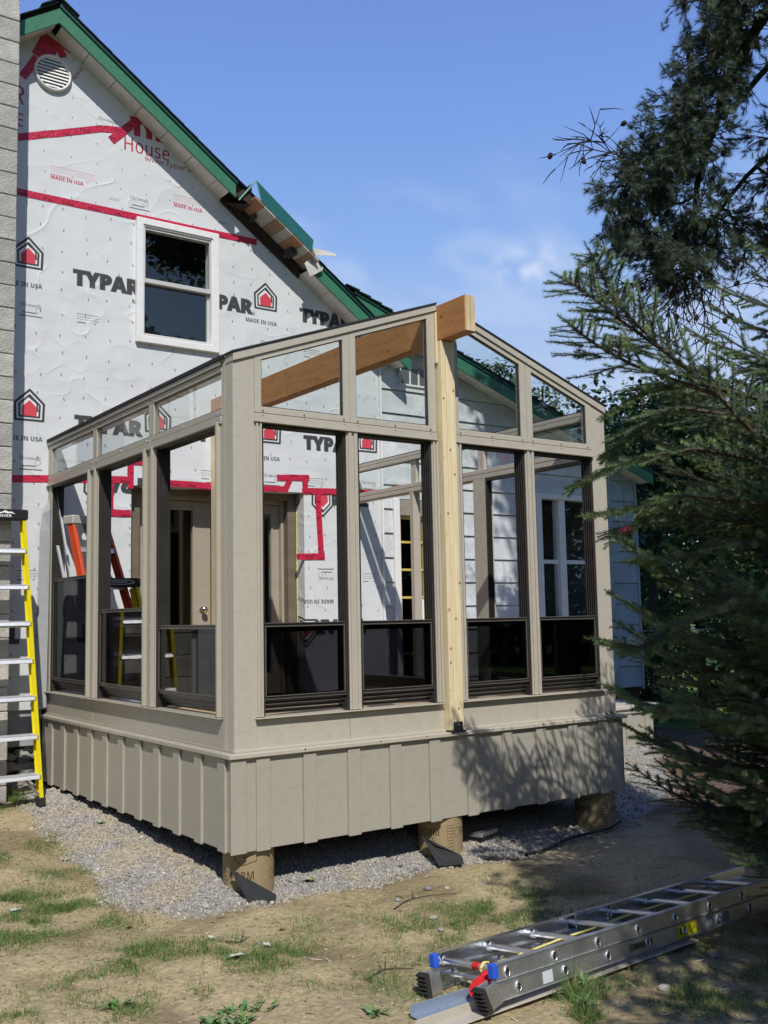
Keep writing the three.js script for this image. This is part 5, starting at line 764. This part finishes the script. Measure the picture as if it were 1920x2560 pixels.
// long-needled pine with open crown, cones and bare lower twigs
{
  const base = [5.3, -.05, 1.3], H = 10.5, t = thing('pine_tree', 'tall dark pine with cones and bare lower twigs at the top right', 'pine tree', base); seed(55);
  const wood = [], tufts = [[], []], cols = [[], []], cones = [];
  obj('trunk', tube([[0, -.1, 0], [.05, 3, .02], [-.15, 6, .05], [.0, 8.5, 0], [.1, H, 0]], .17, .03, 10, 4), M.barkDark, t);
  const tuft1 = (p, d) => { const k = rnd() < .5 ? 0 : 1; tufts[k].push(placeAlong(p, d, rr(.85, 1.2), rr(0, 6), rr(.9, 1.2))); const f = rnd(); cols[k].push(new THREE.Color().setRGB(lerp(.055, .11, f), lerp(.09, .155, f), lerp(.06, .085, f))); };
  const tuft = (p, d) => { if (rnd() < .85) tuft1(p.clone().add(V3(rr(-.05, .05), rr(-.05, .05), rr(-.05, .05))), d.clone().add(V3(rr(-.7, .7), rr(-.3, .7), rr(-.7, .7))).normalize()); };
  const grow = (p, d, len, r, lvl, bare) => {
    const n = Math.max(3, Math.round(len / .13)), pts = [p.clone()]; let q = p.clone(), e = d.clone();
    for (let i = 0; i < n; i++) { e.add(V3(rr(-.22, .22), rr(-.17, .15) - (lvl > 1 ? .035 : 0), rr(-.22, .22))).normalize(); q = q.clone().addScaledVector(e, len / n); pts.push(q);
      if (lvl < 3 && i > n * (lvl ? .15 : .25)) { const kids = lvl === 0 ? 2 : rnd() < .80 ? 1 : 0; for (let k = 0; k < kids; k++) { const s = e.clone().applyAxisAngle(V3(rr(-1, 1), rr(-1, 1), rr(-1, 1)).normalize(), rr(.5, 1.15)); s.y -= .12; s.normalize(); grow(q, s, len * (1 - i / n * .55) * rr(.30, .5), r * .42, lvl + 1, bare); } }
      if (!bare && lvl >= 1 && i > n * .35 && rnd() < .85) tuft(q, e.clone().add(V3(rr(-.6, .6), rr(-.2, .8), rr(-.6, .6))).normalize());
      if (rnd() < (bare ? .05 : .05)) cones.push(new THREE.Matrix4().compose(q.clone().add(V3(0, -.02, 0)), new THREE.Quaternion().setFromEuler(new THREE.Euler(rr(0, 6), rr(0, 6), 0)), V3(1, 1, 1).multiplyScalar(rr(.7, 1.15))));
    }
    wood.push(tube(pts.map(v => [v.x, v.y, v.z]), r, r * .35, lvl > 1 ? 4 : 6, 1)); if (!bare) { tuft(q, e); tuft(q, e.clone().add(V3(rr(-.5, .5), .4, rr(-.5, .5))).normalize()); }
  };
  // the drooping main limb and the boughs that hang from it towards the yard; the rest fills the crown above and behind
  const B = q => V3(q[0] - base[0], q[1] - base[1], q[2] - base[2]);
  const limbs = [[[5.3, 7.6, 1.3], [4.9, 7.2, 1.4], [4.44, 6.64, 1.2], [4.39, 6.2, .61], [4.36, 5.64, .25], [4.34, 5.08, 0], [4.49, 4.49, -.17]], [[5.3, 6.9, 1.1], [5.06, 6.44, .66], [4.83, 6.06, .33], [4.63, 5.78, .18], [4.37, 5.57, .02], [4.05, 5.35, -.2]], [[5.3, 6.2, 1.2], [5.0, 5.6, .7], [4.75, 5.2, .2], [4.5, 4.7, -.1]]].map(l => l.map(B));
  limbs.forEach((l, k) => wood.push(tube(l.map(v => [v.x, v.y, v.z]), [.075, .035, .03][k], .014, 7, 3)));
  const nodes = limbs.flatMap(l => { const c = new THREE.CatmullRomCurve3(l); return Array.from({ length: 24 }, (_, i) => c.getPoint(.1 + .9 * i / 23)); });
  const twig = (p, d, len, lvl, bare) => { const n = Math.max(3, Math.round(len / .08)), pts = [p.clone()]; let q = p.clone(), e = d.clone(); for (let i = 0; i < n; i++) { e.add(V3(rr(-.3, .3), rr(-.28, .16), rr(-.3, .3))).normalize(); q = q.clone().addScaledVector(e, len / n); pts.push(q); if (!bare && i >= n * .45 && rnd() < .8) tuft(q, e); if (lvl < 2 && rnd() < .42) twig(q, e.clone().add(V3(rr(-.9, .9), rr(-.8, .3), rr(-.9, .9))).normalize(), len * rr(.4, .7), lvl + 1, bare); if (rnd() < .022) cones.push(new THREE.Matrix4().compose(q.clone(), new THREE.Quaternion().setFromEuler(new THREE.Euler(rr(0, 6), rr(0, 6), 0)), V3(1, 1, 1).multiplyScalar(rr(.7, 1.1)))); } if (!bare) { tuft(q, e); tuft(q, e); } wood.push(tube(pts.map(v => [v.x, v.y, v.z]), .006, .002, 4, 1)); };
  const bough = (T0, bare) => { const T = B([T0[0] + (bare ? 0 : .28), T0[1], T0[2] + (bare ? 0 : .2)]); let best = null, bd = 1e9; for (const q of nodes) { const d = q.distanceTo(T) + (q.y < T.y - .15 ? 1.5 : 0) + rr(0, .35); if (d < bd) { bd = d; best = q; } } const n = 8, pts = [], L = best.distanceTo(T); for (let i = 0; i <= n; i++) { const u = i / n, k = i && i < n ? .05 : 0; pts.push(best.clone().lerp(T, u).add(V3(rr(-k, k), rr(-k, k) + .10 * L * Math.sin(u * Math.PI) * (bare ? -.2 : .6), rr(-k, k)))); } wood.push(tube(pts.map(v => [v.x, v.y, v.z]), bare ? .009 : .016, .004, 5, 1)); for (let i = 2; i <= n; i++) { const d = pts[i].clone().sub(pts[i - 1]).normalize(); for (let k = 0; k < 3; k++) twig(pts[i], d.clone().multiplyScalar(.7).add(V3(rr(-.8, .8), rr(-1.0, .5), rr(-.8, .8))).normalize(), rr(.16, .34), bare ? 1 : 0, bare); } };
  for (const q of [[3.68, 6.28, .29], [3.97, 6.33, .16], [3.77, 6, .14], [4.02, 6.01, .1], [3.75, 5.82, .15], [3.91, 5.69, -.12], [3.67, 5.59, .04], [3.72, 5.49, -.14], [3.99, 5.42, -.04], [3.88, 5.4, -.37], [3.65, 5.19, -.1], [3.61, 5.07, -.55], [3.47, 5.06, -.55], [3.87, 5.2, -.51], [3.68, 4.95, -.71], [3.68, 4.78, -.49], [3.65, 4.65, -.75], [3.88, 4.57, -.69], [3.77, 4.61, -.32], [4.12, 4.51, -.45], [4.09, 4.49, -.17], [4.41, 4.86, -.24], [4.03, 4.89, -.18], [4.76, 4.72, -.02], [4.85, 5.3, .12], [4.78, 5.06, .23], [4.35, 5.39, .43], [4.39, 5.76, .62], [3.93, 6.1, .45], [3.84, 6.34, .38], [3.95, 6.75, .4], [4.1, 6.6, .6], [3.8, 6.6, .3], [4.5, 6.5, .7]]) bough(q, false);
  for (const q of [[3.40, 5.40, -.37], [3.50, 5.46, -.5], [3.7, 4.1, -.5], [3.9, 3.95, -.3], [4.1, 3.8, -.2], [4.3, 3.9, -.35], [4.5, 3.85, -.1], [3.85, 4.25, -.6], [4.7, 4.0, .1]]) bough(q, true);
  for (let y = 6.5; y < H - .5; y += .55) for (let j = 0; j < 4; j++) { const a = rr(-1.9, 1.6), L = 1.7 * Math.pow(1 - (y - 3.2) / (H - 2.4), .6) * rr(.7, 1.05); grow(V3(0, y, 0), V3(Math.cos(a), rr(-.1, .35), Math.sin(a)).normalize(), L, .026, 0, false); }
  obj('limbs', wood, M.barkDark, t, { kind: 'stuff' });
  const tg = s => { seed(s); const q = []; for (let i = 0; i < 54; i++) { const a = rr(0, 6.283), el = rr(.15, 1.25), L = rr(.038, .06), y = rr(-.05, .015), w = .0013, dx = Math.cos(a) * Math.sin(el), dz = Math.sin(a) * Math.sin(el); q.push([Math.sin(a) * w, y, -Math.cos(a) * w], [-Math.sin(a) * w, y, Math.cos(a) * w], [dx * L, y + Math.cos(el) * L, dz * L]); } return flat(q); };
  const nm = needleM(); [0, 1].forEach(k => inst('crown', tg(400 + k), nm, tufts[k], t, 'stuff', cols[k]));
  const cg = new THREE.IcosahedronGeometry(.026, 1); cg.scale(.85, 1.15, .85); inst('cones', cg, std(.03, .02, .016, { roughness: .95 }), cones, t, 'stuff');
  console.log('pine tufts', tufts[0].length + tufts[1].length, 'limbs', wood.length);
}

// broad-leaved trees and shrubs: clumps of separate leaves
function leafClump(n, r, s, sd) { seed(sd); const t = []; for (let i = 0; i < n; i++) { const p = V3(rr(-1, 1), rr(-1, 1), rr(-1, 1)); if (p.length() > 1) { i--; continue; } p.multiplyScalar(r); const d = V3(rr(-1, 1), rr(-.9, .3), rr(-1, 1)).normalize(), w = d.clone().cross(V3(rr(-.3, .3), 1, rr(-.3, .3))).normalize(), l = s * rr(.7, 1.2); const a = p, b = p.clone().addScaledVector(d, l), m = p.clone().addScaledVector(d, l * .45), f = w.clone().multiplyScalar(l * .36), u = V3(0, -.06 * l, 0); const A = [a.x, a.y, a.z], B = [b.x, b.y, b.z], C = [m.x + f.x, m.y + f.y - u.y, m.z + f.z], D = [m.x - f.x, m.y - f.y - u.y, m.z - f.z]; t.push(A, C, B, A, B, D); } return flat(t); }
const clumps = [leafClump(26, .26, .10, 501), leafClump(22, .24, .11, 502), leafClump(30, .30, .09, 503)];
const leafM = std(1, 1, 1, { roughness: .6, side: THREE.DoubleSide });
function leafy(name, label, cat, base, H, R, sd, { crown0 = .3, n = 500, tone = [.055, .12, .03], clumpS = 1, trunkR = .1, lean = 0, group } = {}) {
  const t = thing(name, label, cat, base, 0, group); seed(sd); const mats = [[], [], []], cols = [[], [], []], wood = [];
  const top = H * .93; wood.push(tube([[0, -.1, 0], [lean * .3, H * .4, .05], [lean * .7, H * .7, -.03], [lean, top, 0]], trunkR, .02, 8, 3));
  const lobes = Array.from({ length: 13 }, () => { const a = rr(0, 6.283), u = Math.sqrt(rnd()), y = lerp(crown0, .95, rnd()); return [Math.cos(a) * R * u * .75 + lean * y, H * y, Math.sin(a) * R * u * .75, R * rr(.28, .5)]; });
  for (const l of lobes) wood.push(tube([[lean * .3, Math.min(H * .45, l[1] * .7), 0], [l[0] * .6, l[1] * .85, l[2] * .6], [l[0], l[1], l[2]]], trunkR * .4, .012, 5, 2));
  for (let i = 0; i < n; i++) { const l = lobes[i % lobes.length], d = V3(rr(-1, 1), rr(-.8, 1), rr(-1, 1)).normalize().multiplyScalar(l[3] * (1 - .5 * rnd() * rnd())), k = i % 3, s = clumpS * rr(.7, 1.25); mats[k].push(new THREE.Matrix4().compose(V3(l[0] + d.x, Math.max(.15, l[1] + d.y), l[2] + d.z), new THREE.Quaternion().setFromEuler(new THREE.Euler(rr(-.5, .5), rr(0, 6), rr(-.5, .5))), V3(s, s, s))); const f = rr(.65, 1.35); cols[k].push(new THREE.Color().setRGB(tone[0] * f, tone[1] * f, tone[2] * f)); }
  obj('trunk', wood, M.bark, t); clumps.forEach((c, k) => inst('crown', c, leafM, mats[k], t, 'stuff', cols[k]));
  return t;
}
leafy('maple_tree', 'small maple whose top shows above the wing roof behind the ridge post', 'maple tree', [11.36, 0, -10.8], 7.3, 1.0, 601, { crown0: .6, n: 170, tone: [.10, .16, .06], trunkR: .06 });
leafy('maple_tree', 'second small maple top just right of the first above the wing roof', 'maple tree', [12.3, 0, -10.0], 6.75, .8, 602, { crown0: .6, n: 120, tone: [.10, .16, .06], trunkR: .05 });
leafy('maple_tree', 'leafy maple with sky gaps behind the upper right sunroom corner', 'maple tree', [9.7, 0, -5.2], 5.3, 1.35, 603, { crown0: .4, n: 330, tone: [.05, .115, .04] });
leafy('maple_tree', 'dense green maple behind the spruce, right of the white wing', 'maple tree', [11.8, 0, -4.4], 5.4, 2.0, 604, { crown0: .25, n: 560, tone: [.045, .10, .03] });
leafy('maple_tree', 'farther dark maple at the right edge behind the spruce', 'maple tree', [12.6, 0, -1.6], 6.0, 2.2, 605, { crown0: .22, n: 560, tone: [.035, .085, .025] });
leafy('shrub', 'dark leafy shrub at the corner of the shade-tinted wing wall', 'shrub', [8.35, 0, -4.4], 2.7, .75, 606, { crown0: .12, n: 260, tone: [.035, .085, .03], clumpS: .8, trunkR: .03 });
leafy('shrub', 'low bright green shrub behind the landing', 'shrub', [10.2, 0, -5.9], 1.5, .9, 607, { crown0: .15, n: 200, tone: [.09, .21, .03], clumpS: .8, trunkR: .03 });
leafy('shrub', 'dark hedge-like shrub farther right behind the spruce', 'shrub', [9.9, 0, -2.9], 2.4, .9, 608, { crown0: .3, n: 240, tone: [.03, .07, .022], clumpS: .8, trunkR: .03 });
// distant wood beyond the lawn, one mass
{
  seed(700); const mats = [[], [], []], cols = [[], [], []]; for (let i = 0; i < 8000; i++) { const a = rr(-.45, 4.6), d = rr(27, 36), x = -2.6 + Math.sin(a + .35) * d, z = 5.2 - Math.cos(a + .35) * d, y = rr(.2, 7.5) * (.7 + .5 * fbm(a * 9, 2, 3, 3)), k = i % 3, s = rr(3, 5); mats[k].push(new THREE.Matrix4().compose(V3(x, y, z), new THREE.Quaternion().setFromEuler(new THREE.Euler(rr(0, 1), rr(0, 6), rr(0, 1))), V3(s, s, s))); const f = rr(.6, 1.3); cols[k].push(new THREE.Color().setRGB(.04 * f, .085 * f, .03 * f)); }
  const g = new THREE.Group(); g.name = 'distant_wood'; g.userData = { kind: 'stuff', label: 'distant dark green wood that rings the lawn', category: 'wood' }; scene.add(g); clumps.forEach((c, k) => inst('foliage', c, leafM, mats[k], g, 'stuff', cols[k]));
}
leafy('shade_tree', 'tree behind the viewer whose shade covers the far half of the ladder', 'shade tree', [-.15, 0, 6.1], 6.4, .95, 812, { crown0: .52, n: 330, clumpS: .9, trunkR: .09, tone: [.045, .10, .03] });
// tall trees behind the viewer, seen only as dark reflections in the upper window and door glass
leafy('tall_tree', 'tall tree behind the viewer mirrored in the upper window, to its left', 'tall tree', [8.6, 0, 19], 11.5, 4.2, 801, { crown0: .18, n: 700, clumpS: 3.2, trunkR: .3, tone: [.05, .11, .035] });
leafy('tall_tree', 'tall tree behind the viewer mirrored in the upper window, to its right', 'tall tree', [14.5, 0, 17], 12, 4.4, 802, { crown0: .18, n: 700, clumpS: 3.2, trunkR: .3, tone: [.05, .10, .03] });
leafy('tall_tree', 'tall tree behind the viewer mirrored in the door glass', 'tall tree', [3.0, 0, 21], 11, 3.8, 803, { crown0: .15, n: 800, clumpS: 3.0, trunkR: .3, tone: [.045, .10, .03] });
leafy('shade_tree', 'tall broad-leaved tree out of frame that shades the end of the white wing', 'shade tree', [4.9, 0, 2.2], 11.8, 2.3, 811, { crown0: .64, n: 2000, clumpS: 1.5, trunkR: .14, tone: [.045, .10, .03] });
leafy('tall_tree', 'unseen dark tree left of the yard, added to dim sky light on the left sunroom wall', 'tall tree', [-8.5, 0, -3.5], 10, 3.6, 821, { crown0: .1, n: 800, clumpS: 2.8, trunkR: .3, tone: [.04, .09, .03] });  // this tree and the next are added to block sky light from the left
leafy('tall_tree', 'second unseen dark tree farther forward on the left, added to dim sky light and darken the panes', 'tall tree', [-10.5, 0, 2.5], 9, 3.4, 822, { crown0: .1, n: 700, clumpS: 2.8, trunkR: .3, tone: [.04, .09, .03] });

renderer.render(scene, camera);
